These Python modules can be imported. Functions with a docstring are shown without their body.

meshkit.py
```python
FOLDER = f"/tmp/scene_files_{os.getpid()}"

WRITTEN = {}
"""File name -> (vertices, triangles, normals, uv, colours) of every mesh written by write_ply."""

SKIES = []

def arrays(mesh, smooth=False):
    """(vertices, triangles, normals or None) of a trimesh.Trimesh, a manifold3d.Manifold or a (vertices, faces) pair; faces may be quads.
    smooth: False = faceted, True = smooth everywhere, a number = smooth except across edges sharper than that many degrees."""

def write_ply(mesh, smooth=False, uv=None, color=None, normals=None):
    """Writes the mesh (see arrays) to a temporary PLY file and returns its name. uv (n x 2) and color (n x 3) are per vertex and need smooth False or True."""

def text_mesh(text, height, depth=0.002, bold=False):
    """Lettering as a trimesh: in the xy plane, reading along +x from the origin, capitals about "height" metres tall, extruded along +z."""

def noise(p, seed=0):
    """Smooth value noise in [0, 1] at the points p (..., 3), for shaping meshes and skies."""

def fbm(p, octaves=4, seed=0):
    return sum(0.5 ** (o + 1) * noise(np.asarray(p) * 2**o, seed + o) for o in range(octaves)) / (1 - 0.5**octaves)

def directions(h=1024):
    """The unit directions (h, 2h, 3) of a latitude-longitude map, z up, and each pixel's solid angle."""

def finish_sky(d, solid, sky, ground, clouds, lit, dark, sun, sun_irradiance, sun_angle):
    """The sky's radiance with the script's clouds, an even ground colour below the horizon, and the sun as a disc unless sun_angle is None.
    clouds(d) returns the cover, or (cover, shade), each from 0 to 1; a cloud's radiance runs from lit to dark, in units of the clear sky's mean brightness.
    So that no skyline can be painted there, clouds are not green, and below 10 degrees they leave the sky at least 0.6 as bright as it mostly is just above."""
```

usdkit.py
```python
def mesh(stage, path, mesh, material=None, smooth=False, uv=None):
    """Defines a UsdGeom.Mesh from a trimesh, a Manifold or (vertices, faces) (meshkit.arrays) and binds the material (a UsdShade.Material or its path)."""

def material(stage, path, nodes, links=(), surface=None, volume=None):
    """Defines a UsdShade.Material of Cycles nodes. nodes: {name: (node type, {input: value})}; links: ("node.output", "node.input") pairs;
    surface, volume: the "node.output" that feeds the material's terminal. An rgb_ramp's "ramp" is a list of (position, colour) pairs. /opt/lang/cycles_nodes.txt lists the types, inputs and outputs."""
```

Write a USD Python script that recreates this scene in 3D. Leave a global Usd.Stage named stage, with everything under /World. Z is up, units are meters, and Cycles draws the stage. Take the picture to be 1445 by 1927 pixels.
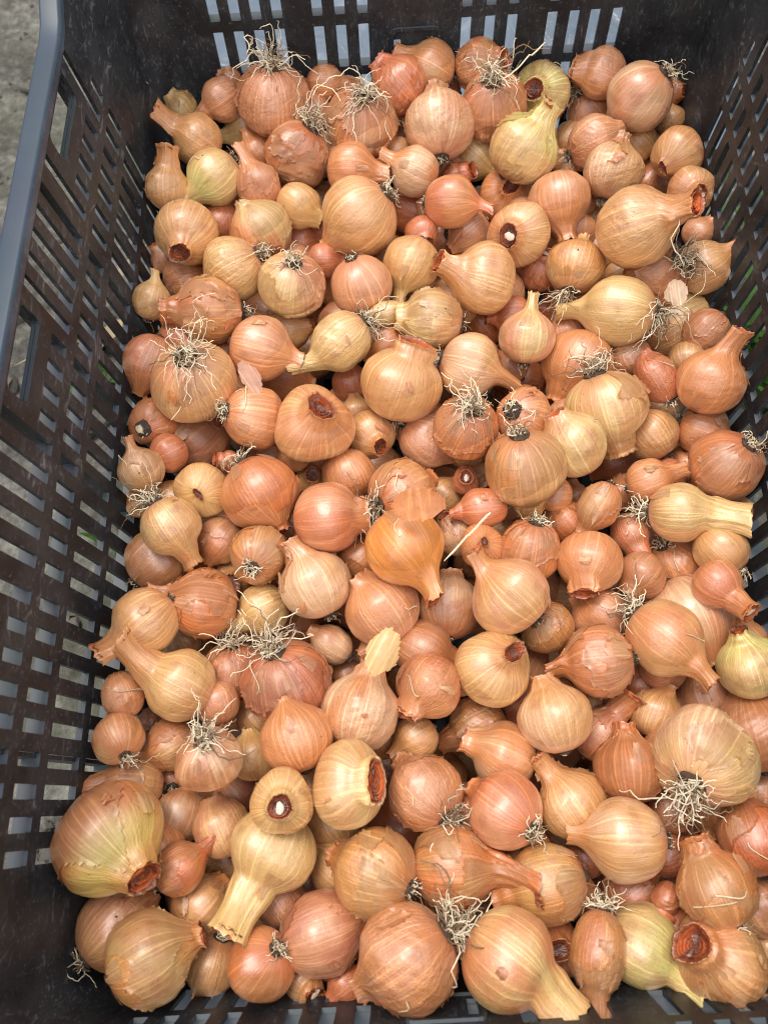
import math, random, json
import numpy as np, trimesh, usdkit, meshkit
from shapely import geometry as sg
from shapely.ops import unary_union
from scipy.interpolate import PchipInterpolator
from pxr import Usd, UsdGeom, UsdLux, UsdShade, Gf, Sdf, Vt

stage = Usd.Stage.CreateInMemory()
UsdGeom.SetStageUpAxis(stage, UsdGeom.Tokens.z)
UsdGeom.SetStageMetersPerUnit(stage, 1.0)
UsdGeom.Xform.Define(stage, '/World'); UsdGeom.Scope.Define(stage, '/World/Looks')
M = {}

# ------------------------------------------------------------------ camera
CAMZ = 0.56
AX, RT, UP = (np.array(v) for v in ([-0.007821, 0.359558, -0.93309], [0.998308, -0.050953, -0.028002], [0.057612, 0.931731, 0.358551]))
cam = UsdGeom.Camera.Define(stage, '/World/camera')
m = Gf.Matrix4d(1.0)
for i, v in enumerate((RT, UP, -AX)): m.SetRow(i, Gf.Vec4d(*map(float, v), 0))
m.SetRow(3, Gf.Vec4d(0, 0, CAMZ, 1))
cam.AddTransformOp().Set(m)
cam.CreateHorizontalApertureAttr(36.0); cam.CreateVerticalApertureAttr(36.0 * 1927 / 1445)
cam.CreateFocalLengthAttr(36.0 * 1448.09 / 1445)
cam.CreateClippingRangeAttr(Gf.Vec2f(0.01, 200))
cam.CreateFStopAttr(15.0); cam.CreateFocusDistanceAttr(0.43)
cam.GetPrim().CreateAttribute('exposure', Sdf.ValueTypeNames.Float).Set(EXPO := 1.02)

# ------------------------------------------------------------------ sky and sun (bright overcast with breaks of blue)
SUN = np.array([-0.22, 0.30, 0.93]); SUN /= np.linalg.norm(SUN)
usdkit.material(stage, '/World/Looks/sky', {
    'tc': ('texture_coordinate', {}),
    'sky': ('sky_texture', {'sky_type': 'single_scattering', 'sun_disc': False, 'sun_elevation': float(math.asin(SUN[2])), 'sun_rotation': float(math.atan2(SUN[0], SUN[1])), 'aerosol_density': 1.5}),
    'n': ('noise_texture', {'scale': 2.6, 'detail': 5, 'roughness': 0.55, 'distortion': 0.3}),
    'r': ('rgb_ramp', {'ramp': [(0.34, (0, 0, 0)), (0.52, (1, 1, 1))]}),
    'mx': ('mix', {'mix_type': 'mix', 'color2': (11.0, 11.2, 11.6)}),
    'sx': ('separate_xyz', {}), 'zg': ('map_range', {'from_min': 0., 'from_max': 1., 'to_min': .12, 'to_max': 1.5, 'clamp': True}), 'zm': ('mix', {'mix_type': 'multiply', 'fac': 1.}),
    'bg': ('background_shader', {'strength': 0.076})},
    [('tc.generated', 'sx.vector'), ('sx.z', 'zg.value'), ('mx.color', 'zm.color1'), ('zg.result', 'zm.color2'), ('tc.generated', 'n.vector'), ('n.fac', 'r.fac'), ('r.color', 'mx.fac'), ('sky.color', 'mx.color1'), ('zm.color', 'bg.color')], surface='bg.background')
dome = UsdLux.DomeLight.Define(stage, '/World/sky'); dome.CreateIntensityAttr(1.0)
UsdShade.MaterialBindingAPI.Apply(dome.GetPrim()).Bind(UsdShade.Material.Get(stage, '/World/Looks/sky'))
dome.GetPrim().SetCustomDataByKey('kind', 'structure')
sun = UsdLux.DistantLight.Define(stage, '/World/sun')
sun.CreateIntensityAttr(0.39); sun.CreateAngleAttr(26.0); sun.CreateColorAttr(Gf.Vec3f(1, .95, .88))
sun.GetPrim().CreateAttribute('inputs:normalize', Sdf.ValueTypeNames.Bool).Set(True)
ms = Gf.Matrix4d(1.0); ms.SetRotate(Gf.Rotation(Gf.Vec3d(0, 0, 1), Gf.Vec3d(*map(float, SUN)))); sun.AddTransformOp().Set(ms)

# ------------------------------------------------------------------ helpers
used = {}
def numbered(parent, name):
    k = (parent, name); n = used.get(k, -1) + 1; used[k] = n
    return f'{parent}/{name}' + (f'_{n:03d}' if n else '')
def tag(prim, label=None, cat=None, group=None, kind=None):
    for k, v in (('label', label), ('category', cat), ('group', group), ('kind', kind)):
        if v: prim.SetCustomDataByKey(k, v)
def thing(name, loc=(0, 0, 0), **kw):
    x = UsdGeom.Xform.Define(stage, numbered('/World', name)); x.AddTranslateOp().Set(Gf.Vec3d(*map(float, loc)))
    tag(x.GetPrim(), **kw); return x.GetPrim()
def part(parent, name, mesh, mat, smooth=False, col=None, sv=None):
    base = str(parent.GetPath()) if parent else '/World'
    g = usdkit.mesh(stage, numbered(base, name), mesh, M[mat], smooth=smooth)
    pv = UsdGeom.PrimvarsAPI(g)
    if col is not None: pv.CreatePrimvar('col', Sdf.ValueTypeNames.Color3fArray, 'vertex').Set(Vt.Vec3fArray.FromNumpy(np.ascontiguousarray(col, np.float32)))
    if sv is not None: pv.CreatePrimvar('sv', Sdf.ValueTypeNames.Float3Array, 'vertex').Set(Vt.Vec3fArray.FromNumpy(np.ascontiguousarray(sv, np.float32)))
    return g.GetPrim()
def lin(r, g, b): return np.array([(c / 255 / 12.92) if c < 10 else ((c / 255 + .055) / 1.055) ** 2.4 for c in (r, g, b)])
def sstep(x, a, b): t = np.clip((x - a) / (b - a), 0, 1); return t * t * (3 - 2 * t)
def cat(ms):
    v, f, o = [], [], 0
    for a, b in ms: v.append(a); f.append(np.asarray(b) + o); o += len(a)
    return np.vstack(v), np.vstack(f)
def grid_faces(nv, nu, wrap=True):
    a = np.arange(nv - 1)[:, None] * nu; j = np.arange(nu if wrap else nu - 1)[None]; k = (j + 1) % nu
    q = np.stack([a + j, a + k, a + nu + k, a + nu + j], -1).reshape(-1, 4)
    return np.vstack([q[:, [0, 1, 2]], q[:, [0, 2, 3]]])

# ------------------------------------------------------------------ materials
def mat(name, nodes, links, surface='p.BSDF'): M[name] = usdkit.material(stage, '/World/Looks/' + name, nodes, links, surface=surface)
def skin_material(name, rough, bump, thin=False):
    nodes = {
        'c': ('attribute', {'attribute': 'col'}), 's': ('attribute', {'attribute': 'sv'}),
        'm1': ('mapping', {'mapping_type': 'point', 'scale': (17., 17., .40)}), 'm2': ('mapping', {'mapping_type': 'point', 'scale': (2.4, 2.4, .5)}),
        'n1': ('noise_texture', {'scale': 1.0, 'detail': 4, 'roughness': .62}), 'n2': ('noise_texture', {'scale': 1.0, 'detail': 3, 'roughness': .55, 'distortion': .4}),
        'r1': ('rgb_ramp', {'ramp': [(.26, (.66, .54, .45)), (.36, (.92, .88, .84)), (.53, (.96, .94, .91)), (.58, (1.17, 1.21, 1.22)), (.70, (1.45, 1.62, 1.72))]}),
        'r2': ('rgb_ramp', {'ramp': [(.3, (.86, .78, .70)), (.5, (1, 1, 1)), (.7, (1.12, 1.14, 1.12))]}),
        'n3': ('noise_texture', {'scale': 26.0, 'detail': 5, 'roughness': .65}), 'r3': ('rgb_ramp', {'ramp': [(.30, (.72, .66, .6)), (.42, (1, 1, 1)), (.62, (1, 1, 1)), (.75, (1.1, 1.1, 1.1))]}),
        'vo': ('noise_texture', {'scale': 15., 'detail': 2, 'roughness': .5}), 'vr': ('rgb_ramp', {'ramp': [(.24, (.38, .30, .24)), (.30, (1, 1, 1))]}), 'x4': ('mix', {'mix_type': 'multiply', 'fac': .8}),
        'n4': ('noise_texture', {'scale': 9.0, 'detail': 4, 'roughness': .6, 'distortion': .8}),
        'x1': ('mix', {'mix_type': 'multiply', 'fac': 1.0}), 'x2': ('mix', {'mix_type': 'multiply', 'fac': .5}), 'x3': ('mix', {'mix_type': 'multiply', 'fac': .7}),
        'h': ('math', {'math_type': 'multiply_add', 'value2': .55}), 
        'b': ('bump', {'strength': bump, 'distance': .0011}),
        'rr': ('map_range', {'from_min': .3, 'from_max': .7, 'to_min': rough - .1, 'to_max': rough + .12}),
        'p': ('principled_bsdf', {'roughness': rough, 'specular_ior_level': .55, 'coat_weight': 1.0, 'coat_roughness': .36, 'subsurface_weight': 0.0})}
    links = [('s.vector', 'm1.vector'), ('s.vector', 'm2.vector'), ('m1.vector', 'n1.vector'), ('m2.vector', 'n2.vector'), ('s.vector', 'n4.vector'), ('s.vector', 'n3.vector'),
        ('n1.fac', 'r1.fac'), ('n2.fac', 'r2.fac'), ('n3.fac', 'r3.fac'), ('c.color', 'x1.color1'), ('r1.color', 'x1.color2'), ('x1.color', 'x2.color1'), ('r2.color', 'x2.color2'),
        ('x2.color', 'x3.color1'), ('r3.color', 'x3.color2'), ('s.vector', 'vo.vector'), ('vo.fac', 'vr.fac'), ('x3.color', 'x4.color1'), ('vr.color', 'x4.color2'), ('x4.color', 'p.base_color'), ('n1.fac', 'h.value1'), ('n4.fac', 'h.value3'), ('h.value', 'b.height'), ('b.normal', 'p.normal'),
        ('n4.fac', 'rr.value'), ('rr.result', 'p.roughness')]
    surf = 'p.BSDF'
    if thin:
        nodes['tl'] = ('translucent_bsdf', {}); nodes['mc'] = ('mix_closure', {'fac': .3}); nodes['tr'] = ('transparent_bsdf', {'color': (1, .93, .8)}); nodes['mt'] = ('mix_closure', {'fac': .14})
        links += [('x3.color', 'tl.color'), ('p.BSDF', 'mc.closure1'), ('tl.BSDF', 'mc.closure2'), ('mc.closure', 'mt.closure1'), ('tr.BSDF', 'mt.closure2')]
        surf = 'mt.closure'
    mat(name, nodes, links, surf)
skin_material('onion_skin', .37, .55)
skin_material('onion_satin_skin', .31, .36)
skin_material('onion_wrinkled_skin', .36, .85)
skin_material('papery_skin', .38, .5, thin=True)
mat('dry_fibre', {'c': ('attribute', {'attribute': 'col'}), 't': ('geometry', {}), 'n': ('noise_texture', {'scale': 900., 'detail': 3}), 'r': ('rgb_ramp', {'ramp': [(.3, (.78, .75, .7)), (.6, (1.15, 1.15, 1.15))]}),
    'x': ('mix', {'mix_type': 'multiply', 'fac': .8}), 'p': ('principled_bsdf', {'roughness': .75, 'specular_ior_level': .25})},
    [('t.position', 'n.vector'), ('n.fac', 'r.fac'), ('c.color', 'x.color1'), ('r.color', 'x.color2'), ('x.color', 'p.base_color')])
def plastic(name, base, up, rough):
    mat(name, {'g': ('geometry', {}), 'sx': ('separate_xyz', {}),
        'mp': ('mapping', {'mapping_type': 'point', 'scale': (1, 1, 1)}),
        'n1': ('noise_texture', {'scale': 24., 'detail': 6, 'roughness': .65, 'distortion': .6}), 'r1': ('rgb_ramp', {'ramp': [(.40, (0, 0, 0)), (.66, (1, 1, 1))]}),
        'ms': ('mapping', {'mapping_type': 'point', 'rotation': (.6, .9, .5), 'scale': (420, 40, 90)}), 'n2': ('noise_texture', {'scale': 1., 'detail': 3, 'roughness': .7, 'distortion': 2.2}), 'r2': ('rgb_ramp', {'ramp': [(.56, (0, 0, 0)), (.64, (.5, .5, .5)), (.72, (1, 1, 1))]}),
        'n3': ('noise_texture', {'scale': 420., 'detail': 3, 'roughness': .7}), 'r3': ('rgb_ramp', {'ramp': [(.60, (0, 0, 0)), (.72, (1, 1, 1))]}),
        'mul': ('math', {'math_type': 'multiply'}),
        'c1': ('mix', {'mix_type': 'mix', 'color1': base, 'color2': tuple(b * 1.8 + .011 for b in base)}),
        'c2': ('mix', {'mix_type': 'mix', 'color2': (.13, .13, .132)}), 'f2': ('math', {'math_type': 'multiply', 'value2': 1.0}),
        'c3': ('mix', {'mix_type': 'mix', 'color2': (.14, .135, .125)}), 'f3': ('math', {'math_type': 'multiply', 'value2': .42}),
        'up': ('map_range', {'from_min': .45, 'from_max': .9, 'to_min': 0., 'to_max': .92, 'clamp': True}),  # dusty upward faces, with the sky's bluish light painted into their colour
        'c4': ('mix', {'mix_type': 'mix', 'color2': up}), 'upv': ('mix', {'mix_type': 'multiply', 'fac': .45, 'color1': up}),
        'b': ('bump', {'strength': .12, 'distance': .0006}),
        'p': ('principled_bsdf', {'roughness': rough, 'specular_ior_level': .34})},
        [('g.position', 'n1.vector'), ('g.position', 'ms.vector'), ('ms.vector', 'n2.vector'), ('g.position', 'n3.vector'), ('n1.fac', 'r1.fac'), ('n2.fac', 'r2.fac'), ('n3.fac', 'r3.fac'),
         ('r1.color', 'c1.fac'), ('r2.color', 'mul.value1'), ('r1.color', 'mul.value2'), ('mul.value', 'f2.value1'), ('f2.value', 'c2.fac'), ('c1.color', 'c2.color1'),
         ('r3.color', 'f3.value1'), ('f3.value', 'c3.fac'), ('c2.color', 'c3.color1'),
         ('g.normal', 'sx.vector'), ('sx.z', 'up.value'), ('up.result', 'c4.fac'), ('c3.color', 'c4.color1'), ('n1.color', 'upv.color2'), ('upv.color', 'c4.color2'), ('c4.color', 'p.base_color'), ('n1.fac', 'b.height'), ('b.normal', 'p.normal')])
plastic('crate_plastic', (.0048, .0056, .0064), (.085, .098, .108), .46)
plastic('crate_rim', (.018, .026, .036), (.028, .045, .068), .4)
mat('soil', {'g': ('geometry', {}), 'n1': ('noise_texture', {'scale': 9., 'detail': 8, 'roughness': .65}), 'r1': ('rgb_ramp', {'ramp': [(.3, (.05, .047, .041)), (.5, (.105, .098, .085)), (.7, (.20, .19, .17))]}),
    'n2': ('noise_texture', {'scale': 90., 'detail': 7, 'roughness': .7}), 'r2': ('rgb_ramp', {'ramp': [(.32, (.45, .44, .42)), (.5, (1, 1, 1)), (.66, (1.9, 1.9, 1.85))]}), 'x': ('mix', {'mix_type': 'multiply', 'fac': .9}),
    'n3': ('noise_texture', {'scale': 4., 'detail': 3}), 'r3': ('rgb_ramp', {'ramp': [(.5, (0, 0, 0)), (.7, (.5, .5, .5))]}), 'x2': ('mix', {'mix_type': 'mix', 'color2': (.095, .105, .06)}),
    'b': ('bump', {'strength': .9, 'distance': .006}), 'p': ('principled_bsdf', {'roughness': .95, 'specular_ior_level': .15})},
    [('g.position', 'n1.vector'), ('g.position', 'n2.vector'), ('g.position', 'n3.vector'), ('n1.fac', 'r1.fac'), ('n2.fac', 'r2.fac'), ('n3.fac', 'r3.fac'), ('r1.color', 'x.color1'), ('r2.color', 'x.color2'), ('x.color', 'x2.color1'), ('r3.color', 'x2.fac'), ('x2.color', 'p.base_color'), ('n2.fac', 'b.height'), ('b.normal', 'p.normal')])
mat('pebble', {'o': ('geometry', {}), 'r': ('rgb_ramp', {'ramp': [(0, (.09, .08, .065)), (.5, (.2, .185, .16)), (1, (.4, .38, .34))]}), 'p': ('principled_bsdf', {'roughness': .9})}, [('o.random_per_island', 'r.fac'), ('r.color', 'p.base_color')])
mat('leaf', {'o': ('geometry', {}), 'r': ('rgb_ramp', {'ramp': [(0, (.06, .14, .02)), (.6, (.12, .26, .035)), (1, (.30, .36, .10))]}), 'p': ('principled_bsdf', {'roughness': .5}), 't': ('translucent_bsdf', {}), 'm': ('mix_closure', {'fac': .35})},
    [('o.random_per_island', 'r.fac'), ('r.color', 'p.base_color'), ('r.color', 't.color'), ('p.BSDF', 'm.closure1'), ('t.BSDF', 'm.closure2')], 'm.closure')
mat('straw', {'o': ('geometry', {}), 'r': ('rgb_ramp', {'ramp': [(0, (.30, .23, .13)), (1, (.62, .54, .38))]}), 'p': ('principled_bsdf', {'roughness': .7})}, [('o.random_per_island', 'r.fac'), ('r.color', 'p.base_color')])
mat('film', {'g': ('geometry', {}), 'n': ('noise_texture', {'scale': 16., 'detail': 5, 'roughness': .6, 'distortion': .5}), 'r': ('rgb_ramp', {'ramp': [(.35, (.055, .078, .105)), (.6, (.085, .112, .145)), (.74, (.19, .22, .25))]}), 'b': ('bump', {'strength': .5, 'distance': .01}), 'p': ('principled_bsdf', {'roughness': .32})},  # blue-grey with pale mottles: cloudy sky reflection painted into the sheet colour
    [('g.position', 'n.vector'), ('n.fac', 'r.fac'), ('r.color', 'p.base_color'), ('n.fac', 'b.height'), ('b.normal', 'p.normal')])

# ------------------------------------------------------------------ ground
rng = np.random.default_rng(5)
gx = np.concatenate([np.linspace(-40, -1.2, 14)[:-1], np.linspace(-1.2, 1.2, 200), np.linspace(1.2, 40, 14)[1:]])
X, Y = np.meshgrid(gx, gx + .2); V = np.stack([X, Y, 0 * X], -1).reshape(-1, 3)
near = np.exp(-((V[:, 0]) ** 2 + (V[:, 1] - .2) ** 2) / 2)
V[:, 2] = (-.012 + .014 * meshkit.fbm(V * 9, 4, 3) + .010 * meshkit.fbm(V * 40, 3, 8)) * near - .012 * near
F = grid_faces(len(gx), len(gx), wrap=False)
tag(part(None, 'ground', (V, F), 'soil', smooth=True), kind='structure')
def gz(x, y):
    p = np.array([x, y, 0.]); k = math.exp(-(x * x + (y - .2) ** 2) / 2)
    return float((-.012 + .014 * meshkit.fbm(p[None] * 9, 4, 3)[0] + .010 * meshkit.fbm(p[None] * 40, 3, 8)[0]) * k - .012 * k)
ico = trimesh.creation.icosphere(1)
ms_ = []
for i in range(2600):
    x, y = rng.uniform(-.75, .75), rng.uniform(-.35, 1.1)
    if -.14 < x < .2 and -.06 < y < .46: continue
    r = .0018 * math.exp(rng.normal(.15, .75)); v = ico.vertices * r * rng.uniform(.6, 1.3, 3); v = v + .25 * r * rng.normal(size=v.shape)
    ms_.append((v + [x, y, gz(x, y) + .2 * r], ico.faces))
tag(part(None, 'pebbles', cat(ms_), 'pebble', smooth=True), label='small loose stones scattered over the bare soil around the crate', cat='pebbles', kind='stuff')

def tuft(cx, cy, n, h, spread, label, seed, flat=.5, matn='leaf', name='grass_tuft', c='grass'):
    r = np.random.default_rng(seed); out = []
    for i in range(n):
        a = r.uniform(0, 2 * math.pi); L = h * r.uniform(.5, 1.1); w = L * r.uniform(.05, .09) + .0012
        b = np.array([cx + r.normal(0, spread), cy + r.normal(0, spread), 0.]); b[2] = gz(b[0], b[1]) - .002
        d = np.array([math.cos(a), math.sin(a), 0]); s = np.array([-d[1], d[0], 0]); t = np.linspace(0, 1, 6)[:, None]
        lean = r.uniform(.2, 1.) * flat
        mid = b + d * L * lean * t ** 1.6 + np.array([0, 0, 1]) * L * (t - .45 * lean * t ** 2)
        ww = w * (1 - t ** 1.8) + .0002
        v = np.concatenate([mid - s * ww, mid + s * ww + [0, 0, w * .4]]); k = np.arange(5)
        f = np.vstack([np.stack([k, k + 6, k + 7], 1), np.stack([k, k + 7, k + 1], 1)]); out.append((v, f))
    tag(part(None, name, cat(out), matn, smooth=True), label=label, cat=c)
tuft(.315, .335, 70, .085, .03, 'bright green grass tuft outside the right wall of the crate', 1, 1.)
tuft(.36, .46, 36, .07, .03, 'grass tuft outside the far right corner of the crate', 2, 1.)
tuft(-.23, .36, 14, .05, .018, 'small grass tuft outside the far left slots of the crate', 3, 1.)
tuft(-.22, .20, 6, .03, .012, 'small grass tuft outside the middle of the left wall', 4, 1.)
tuft(0., -.175, 10, .09, .012, 'thin green grass blades outside the near wall', 6, .5)
tuft(-.385, .47, 14, .03, .012, 'tiny pale weed on the bare soil left of the crate', 7, 1.4, name='weed', c='weed')
tuft(-.40, .42, 9, .022, .01, 'sparse yellowish weed seedling on the soil nearer the rim', 8, 1.4, name='weed', c='weed')
tuft(-.25, .40, 12, .08, .014, 'dry straw stalks lying outside the far left slots', 9, 1.5, 'straw', 'straw_stalks', 'straw')

# dark plastic mulch film lying behind the crate
fx = np.linspace(-.16, .34, 110); fy = np.linspace(.535, 1.15, 60); X, Y = np.meshgrid(fx, fy)
V = np.stack([X, Y, 0 * X], -1).reshape(-1, 3)
V[:, 2] = .018 + .022 * meshkit.fbm(V * np.array([5, 7, 1]), 4, 21) + .02 * sstep(V[:, 1], .54, .7)
V2 = V.copy(); V2[:, 2] -= .0015
o = part(None, 'plastic_sheet', (V, grid_faces(60, 110, False)), 'film', smooth=True)
tag(o, label='crumpled shiny blue-grey plastic sheet lying behind the far wall of the crate', cat='plastic sheet')

# ------------------------------------------------------------------ crate
XL, YF, YN, tL, XR, tR, kL, kR, tF, tN = (-0.15234, 0.48479, -0.07771, 0.09153, 0.20766, 0.01725, 0.02667, 0.06004, 0.10047, 0.1045)
ZR = -.284            # rim height, relative to the camera
ZB = -.545            # top of the crate floor
def wall_pt(w, s, z, off=0.):
    """Point on the inner face of wall w at length s and height z (relative to the camera), moved outwards by off."""
    if w == 'L': return (XL + kL * (s - .2) - (z + .41) * tL - off, s, z + CAMZ)
    if w == 'R': return (XR + kR * (s - .2) + (z + .41) * tR + off, s, z + CAMZ)
    if w == 'F': return (s, YF + (z + .41) * tF + off, z + CAMZ)
    return (s, YN - (z + .41) * tN - off, z + CAMZ)
def place_wall(w, v, flip=False):
    v = np.asarray(v, float); p = np.stack(np.broadcast_arrays(*wall_pt(w, v[:, 0], v[:, 1], v[:, 2])), 1)
    return p
def fix(w, v, f):
    tm = trimesh.Trimesh(place_wall(w, v), f, process=False)
    if tm.volume < 0: tm.invert()
    return tm
RC = .026
def ends(w, z):
    if w in 'LR': return YN - (z + .41) * tN + RC, YF + (z + .41) * tF - RC
    mid = lambda y: (XL + kL * (y - .2) - (z + .41) * tL, XR + kR * (y - .2) + (z + .41) * tR)
    y = YF if w == 'F' else YN
    a, b = mid(y); return a + RC, b - RC
def rim_z(w, s):
    if w in 'LR': a, b = ends(w, ZR); 
    else: return np.full_like(np.asarray(s, float), ZR + .012)
    s = np.asarray(s, float)
    return ZR + .012 * (sstep(s, .386, .43) + sstep(-s, -.02, .025))
T_ = .0022
def plate(w, holes):
    zs = np.linspace(ZB, ZR + .012, 12)
    a = [(ends(w, z)[0], z) for z in zs]; b = [(ends(w, z)[1], z) for z in zs]
    top = [(s, float(rim_z(w, s))) for s in np.linspace(ends(w, ZR)[0], ends(w, ZR)[1], 40)]
    a = [q for q in a if q[1] < top[0][1] - .001]; b = [q for q in b if q[1] < top[-1][1] - .001]
    poly = sg.Polygon(a + top + b[::-1]).buffer(0)
    poly = poly.difference(unary_union(holes))
    tm = trimesh.creation.extrude_polygon(poly, T_, engine='earcut')
    return fix(w, tm.vertices, tm.faces)
def rect(s0, s1, z0, z1, r=.0006):
    return sg.box(s0 + r, z0 + r, s1 - r, z1 - r).buffer(r, quad_segs=3)
def bx(w, s0, s1, z0, z1, o0, o1):
    b = trimesh.creation.box(); v = (b.vertices + .5) * [s1 - s0, z1 - z0, o1 - o0] + [s0, z0, o0]
    return fix(w, v, b.faces)
ROWS = [(-.355, -.338), (-.3905, -.362), (-.424, -.397), (-.4565, -.431), (-.490, -.4645), (-.523, -.498)]
crate = thing('vegetable_crate', (0, 0, 0), label='black slotted plastic harvest crate with blue-grey rim filled with onions', cat='crate')
def side_wall(w, shift):
    c = [s + shift for s in (367.5, 353, 338.7, 324, 309.7, 292.2, 278.5, 264.5, 250.5, 237, 223, 209, 195, 181.3, 168.3, 154, 140, 126.3, 112.7, 95.7, 82, 68.7, 55, 42, 28, 14.7, 1.3, -12)]
    if w == 'R': c = [s + shift for s in (396.5, 382,)] + c
    else: c = [s + shift for s in (396.5, 382)] + c
    holes = []
    hh = [(323, 370), (180, 225), (37, 82)]
    for a, b in hh: holes.append(sg.box((a + shift) / 1000 + .004, -.3055 + .004, (b + shift) / 1000 - .004, -.289 - .004).buffer(.004, quad_segs=5))
    for s in c:
        s0, s1 = (s - 3.2) / 1000, (s + 3.2) / 1000
        under = any(a + shift - 6 < s < b + shift + 6 for a, b in hh) or s > 390
        holes.append(rect(s0, s1, -.3302, -.316 if under else -.2885))
        for z0, z1 in ROWS: holes.append(rect(s0, s1, z0, z1))
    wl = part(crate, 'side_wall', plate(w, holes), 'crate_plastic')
    a, b = c[-1] / 1000 - .01, c[0] / 1000 + .01
    for z0, z1, dp in ((-.3368, -.3310, .0068), (-.3612, -.3560, .0068), (-.3965, -.3915, .0018), (-.430, -.4252, .007), (-.4635, -.458, .007), (-.497, -.491, .007)):
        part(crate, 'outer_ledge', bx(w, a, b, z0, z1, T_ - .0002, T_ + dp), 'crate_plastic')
    for s in (299.5, 230.3, 174.6, 105.5, 375.5, 30.):
        s = (s + shift) / 1000
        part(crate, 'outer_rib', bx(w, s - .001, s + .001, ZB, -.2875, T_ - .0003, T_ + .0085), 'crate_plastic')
    for a_, b_ in hh:      # lip around the hand hole
        ring = sg.box((a_ + shift) / 1000, -.3065, (b_ + shift) / 1000, -.2885).buffer(.002).difference(sg.box((a_ + shift) / 1000 + .0045, -.3055 + .0045, (b_ + shift) / 1000 - .0045, -.289 - .0045).buffer(.004))
        tm = trimesh.creation.extrude_polygon(ring, .0018, engine='earcut'); v = tm.vertices.copy(); v[:, 2] += T_ - .0002
        part(crate, 'hand_hole_lip', fix(w, v, tm.faces), 'crate_plastic')
side_wall('L', 0.); side_wall('R', -1.5)
def end_wall(w, shift):
    c = [s + shift for s in (-96.5, -82.7, -69, -55.2, -28.8, -14, 1, 70, 86, 101, 127.8, 142.6, 156.5, 171.5)]
    holes = []
    for s in c:
        s0, s1 = (s - 3.4) / 1000, (s + 3.4) / 1000
        holes.append(rect(s0, s1, -.3305, -.316))
        for z0, z1 in ROWS: holes.append(rect(s0, s1, z0, z1))
    for s in (23.5, 48.): holes.append(rect((s + shift - 2.3) / 1000, (s + shift + 2.3) / 1000, -.392, -.374))
    holes.append(sg.box((-4 + shift) / 1000 + .008, -.322, (78 + shift) / 1000 - .008, -.306).buffer(.007))
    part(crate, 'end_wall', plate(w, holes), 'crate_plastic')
    a, b = (c[0] - 10) / 1000, (c[-1] + 10) / 1000
    for z0, z1, dp in ((-.3368, -.3312, .0068), (-.3612, -.3560, .0068), (-.3965, -.3915, .0068), (-.430, -.4252, .007), (-.4635, -.458, .007), (-.497, -.491, .007)):
        part(crate, 'outer_ledge', bx(w, a, b, z0, z1, T_ - .0002, T_ + dp), 'crate_plastic')
    for s in (-104, -42, 12.5, 59, 114.5, 180):
        s = (s + shift) / 1000
        part(crate, 'outer_rib', bx(w, s - .001, s + .001, ZB, -.2875, T_ - .0003, T_ + .0085), 'crate_plastic')
    ring = rect((19 + shift) / 1000, (53 + shift) / 1000, -.398, -.366, .004).difference(rect((21 + shift) / 1000, (51 + shift) / 1000, -.396, -.368, .003))
    tm = trimesh.creation.extrude_polygon(ring, .0016, engine='earcut'); v = tm.vertices.copy(); v[:, 2] -= .0014
    part(crate, 'label_frame', fix(w, v, tm.faces), 'crate_plastic')
end_wall('F', 0.); end_wall('N', -25.)
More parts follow.
